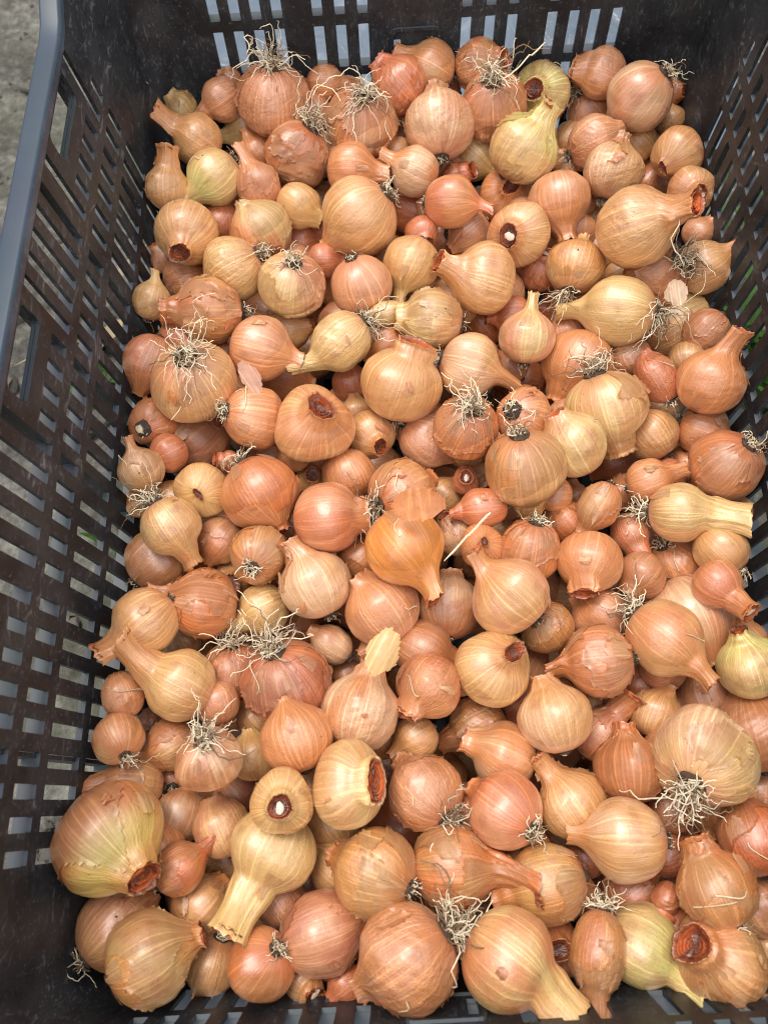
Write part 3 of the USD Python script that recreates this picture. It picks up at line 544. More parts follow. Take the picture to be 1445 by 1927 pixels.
ONIONS = json.loads(r'''[[-0.1332,0.4757,0.1535,0.0117,-0.533,0.295,0.793,1.12,0.45,1.0,"y",0,1,"P","small yellow onion, short-necked, against left wall at far end"],
[-0.1172,0.434,0.1626,0.0175,-0.785,0.203,0.585,1.87,0.36,1.0,"t",0,0,"","tan onion, neck to upper left, against left wall at far end"],
[-0.1006,0.4663,0.1663,0.0147,-0.882,-0.4,-0.248,1.66,0.4,1.0,"p",0,0,"","pinkish onion, neck to lower left, against left wall at far end"],
[-0.064,0.4575,0.1694,0.025,-0.154,-0.273,-0.949,1.2,0.3,1.0,"p",3,0,"W","very large pinkish onion, bushy roots up, at far end left of centre"],
[-0.0951,0.4855,0.1665,0.0084,-0.874,0.192,0.448,1.12,0.4,1.0,"b",0,2,"","tiny brown onion, half buried, against left wall at far end"],
[-0.0878,0.4638,0.1408,0.0165,-0.87,-0.452,0.197,1.79,0.28,1.0,"y",0,1,"","yellow onion, neck to left, at far end left of centre"],
[-0.135,0.3909,0.1651,0.0151,0.135,0.837,0.531,1.65,0.5,1.0,"t",2,0,"","tan onion, neck to top, against left wall in far half"],
[-0.1037,0.3972,0.1656,0.0187,-0.743,-0.639,-0.197,1.34,0.3,1.0,"y",1,0,"G","yellow onion, short-necked, against left wall in far half"],
[-0.0743,0.3896,0.1629,0.0144,-0.292,0.655,0.697,2.04,0.3,1.15,"p",1,0,"","pinkish onion, neck to top, in far half left of centre"],
[-0.0785,0.4385,0.1446,0.0138,-0.458,0.567,0.685,1.32,0.3,1.0,"o",0,1,"","orange onion, short-necked, at far end left of centre"],
[-0.0487,0.4153,0.1634,0.022,-0.581,-0.312,-0.752,1.2,0.3,0.98,"cb",3,0,"P","large cream-brown onion, bushy roots up, at far end left of centre"],
[-0.0481,0.3739,0.1602,0.0157,0.761,-0.618,-0.199,1.18,0.3,1.0,"g",0,0,"","golden onion, short-necked, in far half left of centre"],
[-0.1191,0.3485,0.1699,0.0204,-0.102,-0.943,0.317,1.12,0.3,1.0,"t",0,0,"","large tan onion, cut neck facing up, against left wall in far half"],
[-0.1033,0.3797,0.1425,0.0141,0.084,0.747,0.659,1.8,0.3,1.0,"r",0,1,"","reddish onion, neck to top, against left wall in far half"],
[-0.0732,0.3542,0.1615,0.0197,-0.484,0.468,0.739,1.12,0.2,1.0,"yo",0,0,"P","large yellow-orange onion, short-necked, in far half left of centre"],
[-0.0898,0.3233,0.1638,0.0199,-0.9,-0.262,-0.349,1.2,0.3,1.0,"g",2,0,"W","large golden onion, roots at upper right, in far half left of centre"],
[-0.14,0.3493,0.146,0.0098,-0.356,0.508,0.784,1.15,0.5,1.0,"p",0,1,"","small pinkish onion, short-necked, against left wall in far half"],
[-0.1263,0.3337,0.1446,0.015,0.965,0.241,-0.1,1.12,0.3,1.0,"o",0,1,"","orange onion, short-necked, against left wall in far half"],
[-0.1406,0.3029,0.1637,0.0115,0.375,0.796,0.476,1.6,0.28,1.12,"g",1,0,"","small golden onion, neck to top, against left wall in far half"],
[-0.1041,0.2899,0.1671,0.0209,-0.976,-0.076,0.203,1.36,0.4,1.05,"tp",2,0,"P","large tan-pinkish onion, neck to left, against left wall in far half"],
[-0.0526,0.3051,0.1677,0.0211,-0.187,-0.127,-0.974,1.2,0.3,0.95,"yp",2,0,"P","large yellow-pinkish onion, short roots up, in far half left of centre"],
[-0.1395,0.2583,0.1635,0.0163,-0.43,-0.818,-0.382,1.31,0.3,1.1,"br",0,1,"","brown-reddish onion, short-necked, against left wall in middle"],
[-0.1099,0.2383,0.1704,0.0244,-0.023,-0.123,-0.992,1.2,0.3,1.0,"ot",3,0,"","very large orange-tan onion, bushy roots up, against left wall in middle"],
[-0.0723,0.2629,0.1634,0.0197,0.951,-0.273,-0.144,1.35,0.26,1.0,"op",0,0,"S","large orange-pinkish onion, short-necked, in far half left of centre"],
[-0.0574,0.2905,0.1417,0.0133,0.963,-0.026,0.269,1.21,0.3,1.05,"t",0,1,"","tan onion, short-necked, in far half left of centre"],
[-0.0762,0.2179,0.1605,0.0188,0.786,0.039,-0.617,1.2,0.3,1.05,"o",2,0,"","orange onion, short roots up, in middle left of centre"],
[-0.1382,0.2219,0.1549,0.0142,0.159,0.688,-0.708,1.2,0.3,1.0,"o",1,1,"PK","orange onion, root end up, soil-clodded, against left wall in middle"],
[-0.1174,0.2193,0.1347,0.0208,-0.693,-0.72,0.021,1.12,0.3,1.0,"bu",0,1,"P","large brown-purplish onion, short-necked, against left wall in middle"],
[-0.0409,0.2072,0.1671,0.0227,0.256,-0.078,0.964,1.12,0.3,0.9,"ot",0,0,"","large orange-tan onion, cut neck facing up, in middle left of centre"],
[-0.0675,0.233,0.129,0.0086,-0.8,-0.571,-0.183,1.12,0.3,1.0,"c",0,2,"","tiny cream onion, half buried, in middle left of centre"],
[-0.0097,0.3049,0.1631,0.0189,0.281,-0.497,-0.821,1.2,0.3,1.02,"p",1,0,"S","pinkish onion, root end up, in far half left of centre"],
[0.0226,0.3199,0.1629,0.0178,-0.484,-0.767,-0.422,1.47,0.24,1.0,"g",0,0,"","golden onion, neck to lower left, in far half at centre"],
[0.0649,0.3014,0.1659,0.0221,-0.897,0.062,0.437,1.35,0.36,0.95,"t",0,0,"","large tan onion, neck to left, in far half at centre"],
[0.0051,0.2833,0.163,0.0077,-0.987,-0.123,-0.1,1.43,0.3,1.6,"y",0,0,"S","tiny yellow slim onion, neck to left, in far half at centre"],
[0.0321,0.2762,0.1632,0.0188,-0.99,0.103,0.098,1.18,0.4,1.05,"yt",1,0,"P","yellow-tan onion, short-necked, in far half at centre"],
[-0.024,0.2648,0.1629,0.0171,-0.8,-0.521,-0.299,2.0,0.35,1.2,"y",3,0,"W","yellow onion, bushy roots at upper right, in far half left of centre"],
[0.0046,0.2741,0.1441,0.0158,-0.814,-0.361,-0.455,1.12,0.3,1.0,"o",1,1,"S","orange onion, short-necked, in far half at centre"],
[-0.02,0.2562,0.1289,0.0125,-0.031,0.859,0.512,1.12,0.3,1.0,"r",0,2,"","small reddish onion, half buried, in middle left of centre"],
[0.0106,0.2307,0.1669,0.0238,0.391,0.624,0.677,1.12,0.42,0.95,"t",2,0,"","large tan onion, roots at bottom, in middle at centre"],
[0.0522,0.2431,0.1633,0.019,0.94,-0.331,-0.08,1.72,0.33,0.97,"ct",2,0,"","cream-tan onion, neck to right, in middle at centre"],
[0.0886,0.2602,0.1629,0.0173,0.159,0.809,0.566,1.55,0.24,0.95,"yp",1,0,"","yellow-pinkish onion, neck to top, in far half right of centre"],
[0.0848,0.2887,0.145,0.0128,-1.0,-0.006,0.006,1.32,0.35,1.0,"r",0,1,"","small reddish onion, short-necked, in far half right of centre, left one"],
[0.0683,0.2949,0.1277,0.0143,-0.571,0.717,0.399,1.12,0.3,1.1,"ob",0,2,"P","orange-brown onion, half buried, in far half at centre"],
[0.0458,0.2002,0.1666,0.0189,-0.227,-0.143,-0.963,1.2,0.3,1.0,"o",3,0,"P","orange onion, bushy roots up, in middle at centre"],
[-0.0085,0.2103,0.1448,0.015,0.325,-0.807,0.492,1.12,0.3,1.0,"t",0,1,"","tan onion, cut neck facing up, in middle left of centre"],
[0.0253,0.2062,0.1414,0.018,0.779,-0.432,-0.455,1.2,0.3,1.05,"p",1,1,"","pinkish onion, short-necked, in middle at centre"],
[0.0801,0.2066,0.1629,0.0166,0.559,0.11,-0.822,1.2,0.3,1.0,"o",2,0,"K","orange onion, short roots up, soil-clodded, in middle right of centre"],
[0.075,0.17,0.1725,0.0223,0.176,-0.597,-0.782,1.2,0.4,1.0,"gt",2,0,"P","large golden-tan onion, short roots up, in middle right of centre"],
[0.1554,0.314,0.1904,0.0238,0.72,-0.172,0.673,1.58,0.46,1.02,"t",0,0,"W^","large tan onion, neck to right, against right wall in far half"],
[0.2067,0.3634,0.1648,0.0147,-0.05,-0.804,0.593,1.12,0.34,1.0,"ot",0,1,"H","orange-tan onion, cut neck facing up with white core, against right wall in far half"],
[0.1729,0.3007,0.162,0.0195,-0.472,0.123,-0.873,1.2,0.3,1.05,"po",3,0,"P","large pinkish-orange onion, bushy roots up, against right wall in far half"],
[0.2026,0.3014,0.165,0.0161,0.832,0.144,0.536,1.71,0.33,1.05,"t",0,1,"","tan onion, neck to upper right, against right wall in far half"],
[0.144,0.2722,0.1671,0.0209,-0.92,0.322,-0.225,1.78,0.33,1.12,"y",3,0,"","large yellow onion, bushy roots at right, in far half right of centre"],
[0.1889,0.279,0.1384,0.0198,0.778,0.304,0.55,1.12,0.36,1.2,"yt",1,1,"","large yellow-tan onion, short-necked, against right wall in far half"],
[0.1988,0.2616,0.156,0.0132,-0.635,-0.468,-0.615,1.62,0.3,1.1,"p",0,1,"","pinkish onion, neck to lower left, against right wall in far half"],
[0.1874,0.2195,0.169,0.0196,0.33,0.613,0.718,1.66,0.3,1.0,"o",0,0,"D","large orange onion, neck to upper right, against right wall in middle"],
[0.1616,0.229,0.1603,0.0122,-0.431,0.875,0.221,1.4,0.42,1.4,"r",2,0,"W","small reddish slim onion, neck to upper left, against right wall in middle"],
[0.1245,0.3093,0.163,0.0183,0.345,0.923,0.174,1.2,0.2,0.97,"g",3,0,"P","golden onion, bushy roots up, in far half right of centre"],
[0.1065,0.3229,0.1439,0.0121,0.26,0.364,0.895,1.12,0.6,1.2,"r",0,1,"H","small reddish onion, short-necked, in far half right of centre, right one"],
[0.1287,0.2106,0.1602,0.0237,0.296,-0.796,-0.528,1.19,0.42,0.95,"ty",3,0,"","large tan-yellow onion, bushy roots at top, in middle right of centre"],
[0.1207,0.2487,0.1467,0.0224,-0.547,-0.804,-0.232,1.22,0.35,1.0,"o",0,1,"","large orange onion, short-necked, in middle right of centre"],
[0.1201,0.2772,0.1379,0.0132,-0.339,0.828,0.447,1.12,0.3,1.0,"p",0,1,"","pinkish onion, short-necked, in far half right of centre"],
[0.1585,0.2003,0.143,0.0162,-0.537,0.822,0.19,1.12,0.3,1.0,"t",1,1,"","tan onion, short-necked, against right wall in middle"],
[0.1891,0.2009,0.144,0.0155,0.904,-0.427,-0.003,1.12,0.3,1.0,"o",2,1,"","orange onion, roots at left, against right wall in middle"],
[0.1874,0.1675,0.1657,0.0198,-0.383,-0.261,-0.886,1.2,0.3,1.0,"po",2,0,"P","large pinkish-orange onion, short roots up, against right wall in middle"],
[0.1051,0.186,0.1666,0.0183,-0.492,0.712,0.5,1.14,0.36,1.1,"ty",0,0,"","tan-yellow onion, short-necked, in middle right of centre"],
[0.1572,0.263,0.129,0.0098,-0.715,0.682,0.155,1.12,0.3,1.2,"r",1,2,"K","small reddish onion, half buried, in far half right of centre"],
[0.1834,0.258,0.1249,0.0095,-0.149,0.877,0.457,1.12,0.3,1.0,"t",0,2,"","small tan onion, half buried, against right wall in middle, left one"],
[0.1573,0.3316,0.1234,0.0089,-0.426,-0.64,-0.64,1.12,0.3,1.2,"r",1,2,"K","tiny reddish onion, half buried, in far half right of centre"],
[0.1608,0.3225,0.1346,0.0097,0.85,0.213,0.483,1.12,0.3,1.0,"t",0,2,"","small tan onion, half buried, in far half right of centre"],
[0.1652,0.471,0.1628,0.0171,-0.914,0.395,0.089,1.26,0.55,1.0,"op",0,1,"","orange-pinkish onion, short-necked, at far end right of centre"],
[0.1853,0.4409,0.1689,0.0224,-0.575,-0.114,-0.81,1.2,0.3,1.0,"cp",2,0,"S","large cream-pinkish onion, roots at upper right, against right wall at far end"],
[0.217,0.4624,0.1527,0.0084,0.648,-0.525,0.551,1.12,0.55,1.0,"ob",0,1,"P","tiny orange-brown onion, short-necked, against right wall at far end"],
[0.1629,0.4676,0.1365,0.017,0.597,-0.295,-0.746,1.2,0.3,1.0,"p",3,1,"","pinkish onion, bushy roots up, at far end right of centre"],
[0.1526,0.412,0.1603,0.0183,0.922,0.219,0.32,1.12,0.3,1.05,"po",2,0,"W","pinkish-orange onion, roots at lower left, at far end right of centre"],
[0.1891,0.4287,0.1405,0.0138,-0.737,0.507,0.446,1.62,0.36,1.0,"g",0,1,"","golden onion, neck to upper left, against right wall at far end"],
[0.2038,0.3954,0.1631,0.0169,-0.683,-0.724,0.101,1.12,0.2,1.0,"ot",0,0,"","orange-tan onion, cut neck facing up, against right wall at far end"],
[0.1572,0.3796,0.1674,0.0198,0.33,0.788,0.52,1.2,0.25,0.95,"tc",1,0,"W","large tan-cream onion, wrinkled, at far end right of centre"],
[0.1208,0.3613,0.1633,0.0207,0.104,-0.898,-0.427,1.26,0.34,0.95,"po",0,0,"S","large pinkish-orange onion, short-necked, in far half right of centre"],
[0.1014,0.4001,0.1706,0.0228,0.604,0.396,0.691,1.4,0.36,0.97,"y",0,0,"G","large yellow onion, neck to upper right, at far end right of centre"],
[0.1239,0.4671,0.1541,0.0204,-0.408,-0.587,0.699,1.12,0.3,1.0,"yo",0,1,"PG","large yellow-orange onion, cut neck facing up, at far end right of centre"],
[0.198,0.4041,0.129,0.0138,0.262,0.316,0.912,1.12,0.5,1.0,"ob",0,2,"P","orange-brown onion, half buried, against right wall in far half"],
[0.2114,0.4507,0.1264,0.0119,-0.91,0.415,-0.013,1.12,0.3,1.0,"c",0,2,"","small cream onion, half buried, against right wall at far end"],
[0.2148,0.4453,0.1447,0.0104,-0.278,0.724,0.632,1.12,0.3,1.0,"t",0,2,"","small tan onion, half buried, against right wall at far end"],
[0.21,0.3377,0.1539,0.0105,0.649,0.385,0.656,1.12,0.3,1.0,"p",0,2,"","small pinkish onion, half buried, against right wall in far half"],
[0.1536,0.3751,0.1267,0.0129,-0.207,0.775,0.597,1.12,0.3,1.0,"y",0,2,"","small yellow onion, half buried, in far half right of centre"],
[0.1353,0.4079,0.1443,0.0083,-0.373,0.72,0.585,1.55,0.6,1.4,"t",0,1,"","tiny tan slim onion, neck to top, at far end right of centre"],
[0.1421,0.3612,0.1313,0.0082,-0.329,0.773,0.542,1.12,0.8,1.2,"o",0,2,"","tiny orange onion, half buried, in far half right of centre"],
[-0.0281,0.4782,0.1641,0.0118,0.999,0.024,-0.041,2.16,0.45,1.2,"o",0,1,"","small orange onion, neck to right, at far end left of centre"],
[0.0232,0.4598,0.174,0.0192,-0.683,0.49,0.542,1.17,0.3,1.0,"r",1,0,"WS","large reddish onion, wrinkled, at far end at centre"],
[0.0454,0.4754,0.1729,0.018,-0.875,0.288,0.389,1.54,0.34,1.0,"ot",0,1,"","orange-tan onion, neck to upper left, at far end at centre"],
[0.0797,0.4752,0.1724,0.018,0.775,-0.352,0.526,1.17,0.4,0.97,"ot",0,1,"P","orange-tan onion, short-necked, at far end right of centre"],
[0.0861,0.441,0.1691,0.0228,0.158,0.05,-0.986,1.2,0.3,1.0,"po",3,0,"P","large pinkish-orange onion, bushy roots up, at far end right of centre"],
[-0.0047,0.4346,0.1665,0.0243,-0.163,-0.028,-0.986,1.2,0.3,1.0,"oc",3,0,"P","very large orange-cream onion, bushy roots up, at far end left of centre"],
[0.0482,0.4267,0.1697,0.0237,0.008,0.954,0.3,1.2,0.3,1.0,"cp",1,0,"W","large cream-pinkish onion, root end up, at far end at centre"],
[-0.0124,0.3976,0.1646,0.0173,0.986,-0.159,0.055,1.51,0.3,1.0,"o",0,0,"","orange onion, neck to right, at far end left of centre"],
[0.0296,0.395,0.1625,0.0166,-0.885,0.362,0.294,1.55,0.27,1.0,"oc",1,0,"","orange-cream onion, neck to upper left, at far end at centre"],
[0.0509,0.3629,0.1672,0.0164,0.983,-0.151,0.107,1.65,0.22,1.12,"ro",1,0,"S","reddish-orange onion, neck to right, in far half at centre"],
[0.0591,0.4037,0.146,0.0097,0.684,-0.21,0.698,1.41,0.6,1.1,"r",0,1,"","small reddish onion, neck to upper right, in far half at centre"],
[0.0755,0.4259,0.1408,0.0161,0.682,-0.722,-0.119,1.12,0.28,1.0,"y",0,1,"","yellow onion, short-necked, at far end at centre"],
[0.0912,0.3917,0.1388,0.0177,0.12,-0.408,0.905,1.12,0.3,1.0,"o",0,1,"","orange onion, cut neck facing up, in far half right of centre"],
[0.0916,0.3352,0.1653,0.0199,-0.456,-0.586,0.67,1.12,0.3,0.95,"ot",0,0,"H","large orange-tan onion, cut neck facing up with white core, in far half right of centre"],
[-0.0089,0.3577,0.1641,0.0253,-0.792,-0.329,-0.514,1.16,0.3,0.98,"t",2,0,"","very large tan onion, roots at upper right, in far half left of centre"],
[0.0286,0.392,0.129,0.0161,0.953,-0.253,-0.167,1.12,0.4,1.2,"r",0,2,"","reddish onion, half buried, in far half at centre"],
[0.0637,0.3577,0.1434,0.0153,-0.799,-0.505,-0.326,1.12,0.3,1.0,"op",0,1,"S","orange-pinkish onion, short-necked, in far half at centre"],
[0.0476,0.368,0.1269,0.0128,-0.329,0.355,-0.875,1.2,0.3,1.0,"b",2,2,"K","small brown onion, half buried, in far half at centre"],
[0.0224,0.4535,0.1338,0.0134,-0.442,0.626,0.643,1.12,0.3,1.0,"oc",0,2,"P","orange-cream onion, half buried, at far end at centre"],
[0.0563,0.4784,0.1517,0.0125,-0.97,0.212,0.115,1.12,0.3,1.0,"r",0,2,"","small reddish onion, half buried, at far end at centre"],
[0.0248,0.4741,0.1327,0.0112,-0.261,0.654,0.71,1.12,0.3,1.0,"c",0,2,"","small cream onion, half buried, at far end at centre"],
[-0.1405,0.1872,0.1623,0.0133,-0.312,0.813,0.493,1.56,0.3,1.0,"ct",2,0,"","cream-tan onion, neck to upper left, against left wall in middle"],
[-0.1056,0.1738,0.1604,0.0154,0.097,-0.529,0.843,1.12,0.17,0.95,"g",0,0,"","golden onion, cut neck facing up, against left wall in middle"],
[-0.0719,0.1681,0.1645,0.0218,0.5,-0.829,-0.252,1.17,0.22,0.98,"o",2,0,"P","large orange onion, roots at upper left, in middle left of centre"],
[-0.0938,0.197,0.146,0.0071,-0.816,0.015,0.578,1.3,0.6,1.0,"r",0,1,"","tiny reddish onion, short-necked, in middle left of centre"],
[-0.1202,0.1496,0.1679,0.0169,0.473,-0.765,-0.437,1.47,0.38,1.0,"ty",3,0,"","tan-yellow onion, bushy roots at upper left, against left wall in middle"],
[-0.1348,0.1387,0.1433,0.017,0.725,0.689,-0.005,1.12,0.3,1.05,"tb",1,1,"S","tan-brown onion, short-necked, against left wall in middle"],
[-0.1468,0.1747,0.1432,0.0083,-0.612,0.629,0.479,1.12,0.3,1.0,"t",0,2,"","tiny tan onion, half buried, against left wall in middle"],
[-0.0972,0.1477,0.146,0.0143,-0.602,-0.787,-0.139,1.12,0.3,1.0,"pt",1,1,"P","pinkish-tan onion, short-necked, in middle left of centre"],
[-0.0727,0.1324,0.163,0.0159,0.092,0.697,-0.711,1.2,0.3,1.0,"t",2,0,"P","tan onion, short roots up, in middle left of centre"],
[-0.1296,0.097,0.171,0.0169,-0.752,-0.653,0.088,1.69,0.45,1.05,"t",1,0,"","tan onion, neck to lower left, against left wall in near half"],
[-0.1039,0.1079,0.1563,0.0199,-0.926,0.111,0.361,1.52,0.27,0.98,"o",0,0,"P","large orange onion, neck to left, in near half left of centre"],
[-0.073,0.1056,0.146,0.015,-0.882,-0.453,0.131,1.54,0.36,1.0,"y",0,1,"","yellow onion, neck to lower left, in near half left of centre"],
[-0.0418,0.1138,0.1637,0.0191,-0.381,0.877,0.292,1.44,0.36,1.0,"tc",1,0,"","large tan-cream onion, neck to upper left, in near half left of centre"],
[-0.0339,0.1502,0.1658,0.0208,0.995,-0.003,0.1,1.12,0.4,0.97,"pr",0,0,"S","large pinkish-reddish onion, short-necked, in middle left of centre"],
[-0.048,0.1895,0.129,0.0093,0.299,-0.027,0.954,1.12,0.6,1.0,"t",0,2,"","small tan onion, half buried, in middle left of centre, left one"],
[-0.1208,0.0946,0.129,0.0099,-0.404,0.863,0.303,1.12,0.3,1.0,"t",0,2,"","small tan onion, half buried, against left wall in near half"],
[-0.0228,0.1845,0.1459,0.016,0.301,-0.777,-0.553,1.12,0.25,1.0,"o",0,1,"","orange onion, short-necked, in middle left of centre, left one"],
[0.0074,0.1635,0.1636,0.0193,0.762,0.513,-0.395,1.2,0.3,1.0,"to",3,0,"P","large tan-orange onion, bushy roots up, in middle at centre"],
[0.0069,0.1252,0.1834,0.0212,0.538,-0.843,0.002,1.5,0.32,1.0,"a",0,0,"S^","large amber onion, neck to lower right, in middle at centre"],
[0.0514,0.1525,0.1612,0.0114,-0.999,-0.023,-0.044,1.62,0.42,1.3,"r",0,0,"S","small reddish slim onion, neck to left, in middle at centre"],
[0.038,0.1448,0.1441,0.0133,-0.57,0.499,0.653,1.12,0.3,1.0,"cp",0,1,"","cream-pinkish onion, short-necked, in middle at centre"],
[0.049,0.1306,0.1595,0.0127,-0.04,-0.106,0.994,1.12,0.15,0.95,"o",0,0,"","small orange onion, cut neck facing up, in middle at centre"],
[-0.0182,0.1324,0.1442,0.0144,-0.845,-0.519,-0.128,1.12,0.3,1.0,"o",0,1,"S","orange onion, short-necked, in middle left of centre, right one"],
[-0.0071,0.099,0.1608,0.0201,-0.538,0.79,0.295,1.12,0.34,1.0,"op",2,0,"","large orange-pinkish onion, roots at lower right, in near half at centre"],
[0.0291,0.1014,0.146,0.0182,0.13,0.986,-0.102,1.2,0.3,1.05,"cb",1,1,"","cream-brown onion, root end up, in near half at centre"],
[0.0597,0.0999,0.1714,0.0202,-0.694,0.676,0.248,1.48,0.28,0.97,"tp",1,0,"S","large tan-pinkish onion, neck to upper left, in near half right of centre"],
[0.0478,0.0645,0.1632,0.0199,0.408,0.171,0.897,1.12,0.26,0.92,"tg",0,0,"","large tan-golden onion, cut neck facing up, in near half at centre"],
[0.0746,0.1264,0.1605,0.0174,-0.178,-0.69,-0.702,1.2,0.3,1.05,"op",2,0,"P","orange-pinkish onion, short roots up, in middle right of centre"],
[0.0331,0.1742,0.129,0.0124,0.744,0.598,0.299,1.12,0.3,1.0,"t",0,2,"","small tan onion, half buried, in middle at centre, left one"],
[0.0451,0.1762,0.146,0.0082,-0.034,-0.153,0.988,1.12,0.7,1.0,"r",0,1,"H","tiny reddish onion, cut neck facing up with white core, in middle at centre"],
[0.0565,0.1849,0.129,0.0099,0.503,-0.817,0.281,1.12,0.6,1.0,"t",0,2,"","small tan onion, half buried, in middle at centre, right one"],
[0.0713,0.1658,0.129,0.0097,-0.332,0.897,0.29,1.12,0.3,1.0,"p",0,2,"","small pinkish onion, half buried, in middle right of centre, left one"],
[-0.0359,0.0846,0.146,0.01,-0.783,0.592,0.189,1.47,0.35,1.3,"cb",1,1,"K","small cream-brown slim onion, neck to upper left, soil-clodded, in near half left of centre"],
[0.1458,0.164,0.1597,0.0122,0.911,0.138,0.388,1.78,0.28,1.1,"o",1,0,"","small orange onion, neck to right, against right wall in middle"],
[0.1153,0.1495,0.1619,0.0108,-0.502,-0.752,-0.428,1.82,0.28,1.4,"to",1,0,"P","small tan-orange slim onion, neck to lower left, in middle right of centre"],
[0.1567,0.1418,0.1656,0.0162,0.899,-0.228,0.374,2.2,0.5,1.05,"yt",3,0,"","yellow-tan onion, bushy roots at left, against right wall in middle"],
[0.1344,0.1381,0.146,0.0104,0.267,-0.963,-0.043,2.2,0.55,1.2,"rb",0,1,"","small reddish-brown onion, neck to lower right, in middle right of centre"],
[0.1612,0.1211,0.1346,0.0164,0.552,-0.587,-0.593,1.2,0.3,1.0,"ot",2,1,"","orange-tan onion, short roots up, against right wall in middle"],
[0.1759,0.1206,0.1626,0.014,-0.535,0.841,-0.081,1.12,0.3,1.1,"t",2,0,"S","tan onion, roots at lower right, against right wall in middle"],
[0.166,0.0988,0.1726,0.0128,0.44,-0.823,0.361,1.87,0.45,1.0,"or",0,0,"H","small orange-reddish onion, neck to lower right, against right wall in near half"],
[0.1046,0.117,0.1647,0.0173,-0.357,-0.898,0.257,1.19,0.38,1.0,"o",0,0,"","orange onion, short-necked, in middle right of centre"],
[0.0995,0.147,0.146,0.0124,-0.514,0.84,0.175,1.12,0.3,1.1,"o",0,1,"P","small orange onion, short-necked, in middle right of centre"],
[0.1597,0.0879,0.1432,0.0254,0.308,-0.945,0.108,1.12,0.25,0.97,"cp",0,1,"S","very large cream-pinkish onion, short-necked, against right wall in near half"],
[0.1351,0.073,0.1695,0.0187,0.645,-0.743,0.178,1.64,0.38,1.1,"to",3,0,"","tan-orange onion, bushy roots at upper left, against right wall in near half"],
[0.1757,0.0569,0.1675,0.0168,-0.237,0.92,0.313,1.14,0.42,0.98,"yG",0,0,"G","yellow-greenish onion, short-necked, against right wall in near half"],
[0.1111,0.0915,0.146,0.0165,-0.619,0.785,0.008,1.12,0.3,1.0,"op",0,1,"","orange-pinkish onion, short-necked, in near half right of centre"],
[0.0816,0.0873,0.146,0.0147,0.537,-0.579,-0.613,1.2,0.3,1.0,"t",2,1,"P","tan onion, short roots up, in near half right of centre"],
[0.1019,0.0649,0.1638,0.0185,-0.969,0.003,-0.249,1.45,0.34,0.98,"tp",1,0,"P","tan-pinkish onion, neck to left, in near half right of centre"],
[0.1815,0.1854,0.1271,0.0112,-0.308,0.914,0.262,1.12,0.3,1.0,"po",0,2,"","small pinkish-orange onion, half buried, against right wall in middle"],
[0.1096,0.1691,0.129,0.0098,0.012,0.849,0.528,1.12,0.3,1.0,"b",0,2,"","small brown onion, half buried, in middle right of centre, left one"],
[0.1265,0.1067,0.129,0.0087,0.038,0.906,0.421,1.12,0.3,1.0,"o",0,2,"","tiny orange onion, half buried, in near half right of centre"],
[-0.1121,0.064,0.1644,0.0185,-0.835,0.454,0.31,2.0,0.48,1.0,"tg",1,0,"","tan-golden onion, neck to upper left, against left wall in near half"],
[-0.1422,0.0614,0.1616,0.0106,-0.317,0.914,0.254,1.14,0.3,1.25,"po",1,0,"","small pinkish-orange onion, short-necked, against left wall in near half"],
[-0.1425,0.0399,0.163,0.0128,-0.482,0.76,-0.437,1.2,0.25,1.0,"ot",2,0,"","small orange-tan onion, short roots up, against left wall in near half"],
[-0.1208,0.037,0.146,0.013,-0.835,-0.514,0.198,1.56,0.3,1.1,"to",0,1,"","small tan-orange onion, neck to lower left, against left wall in near half"],
[-0.0923,0.026,0.1794,0.0154,0.041,-0.545,-0.837,1.2,0.3,1.0,"cb",3,0,"S^","cream-brown onion, bushy roots up, in near half left of centre"],
[-0.0772,0.0286,0.146,0.0129,-0.2,0.974,0.104,1.12,0.26,1.0,"g",0,1,"","small golden onion, short-necked, in near half left of centre"],
[-0.0591,0.0642,0.1582,0.023,0.168,-0.604,-0.779,1.2,0.3,0.98,"ou",3,0,"P","large orange-purplish onion, bushy roots up, in near half left of centre"],
[-0.0518,0.0342,0.1736,0.0174,-0.288,0.95,0.123,1.16,0.24,1.0,"o",0,0,"","orange onion, short-necked, in near half left of centre"],
[-0.0572,0.0056,0.1838,0.0144,0.101,-0.148,0.984,1.12,0.33,0.95,"g",0,0,"H^","golden onion, cut neck facing up with white core, at near end left of centre"],
[-0.1153,0.0023,0.1427,0.0138,0.261,0.952,-0.158,1.12,0.3,1.0,"cb",0,1,"S","cream-brown onion, short-necked, against left wall at near end"],
[-0.0924,-0.0046,0.1493,0.014,-0.368,0.927,0.073,1.13,0.45,1.1,"tp",0,1,"","tan-pinkish onion, short-necked, at near end left of centre"],
[-0.1397,0.0175,0.146,0.0158,-0.944,0.072,0.322,1.63,0.4,1.05,"tp",0,1,"","tan-pinkish onion, neck to left, against left wall in near half"],
[-0.1374,-0.0067,0.178,0.0253,0.695,-0.616,0.37,1.12,0.36,0.95,"tb",0,0,"PG","very large tan-brown onion, short-necked, against left wall at near end"],
[-0.09,0.0115,0.129,0.012,-0.693,0.702,0.164,1.12,0.3,1.0,"pu",0,2,"","small pinkish-purplish onion, half buried, at near end left of centre"],
[-0.0958,0.0545,0.1256,0.0111,-0.942,-0.288,0.172,1.12,0.3,1.0,"yb",0,2,"","small yellow-brown onion, half buried, in near half left of centre"],
[-0.0782,0.0495,0.1325,0.0112,-0.558,0.806,0.195,1.12,0.3,1.0,"t",0,2,"","small tan onion, half buried, in near half left of centre"],
[-0.0901,0.0739,0.1433,0.0161,-0.075,-0.766,-0.639,1.2,0.3,1.0,"p",3,1,"P","pinkish onion, bushy roots up, in near half left of centre"],
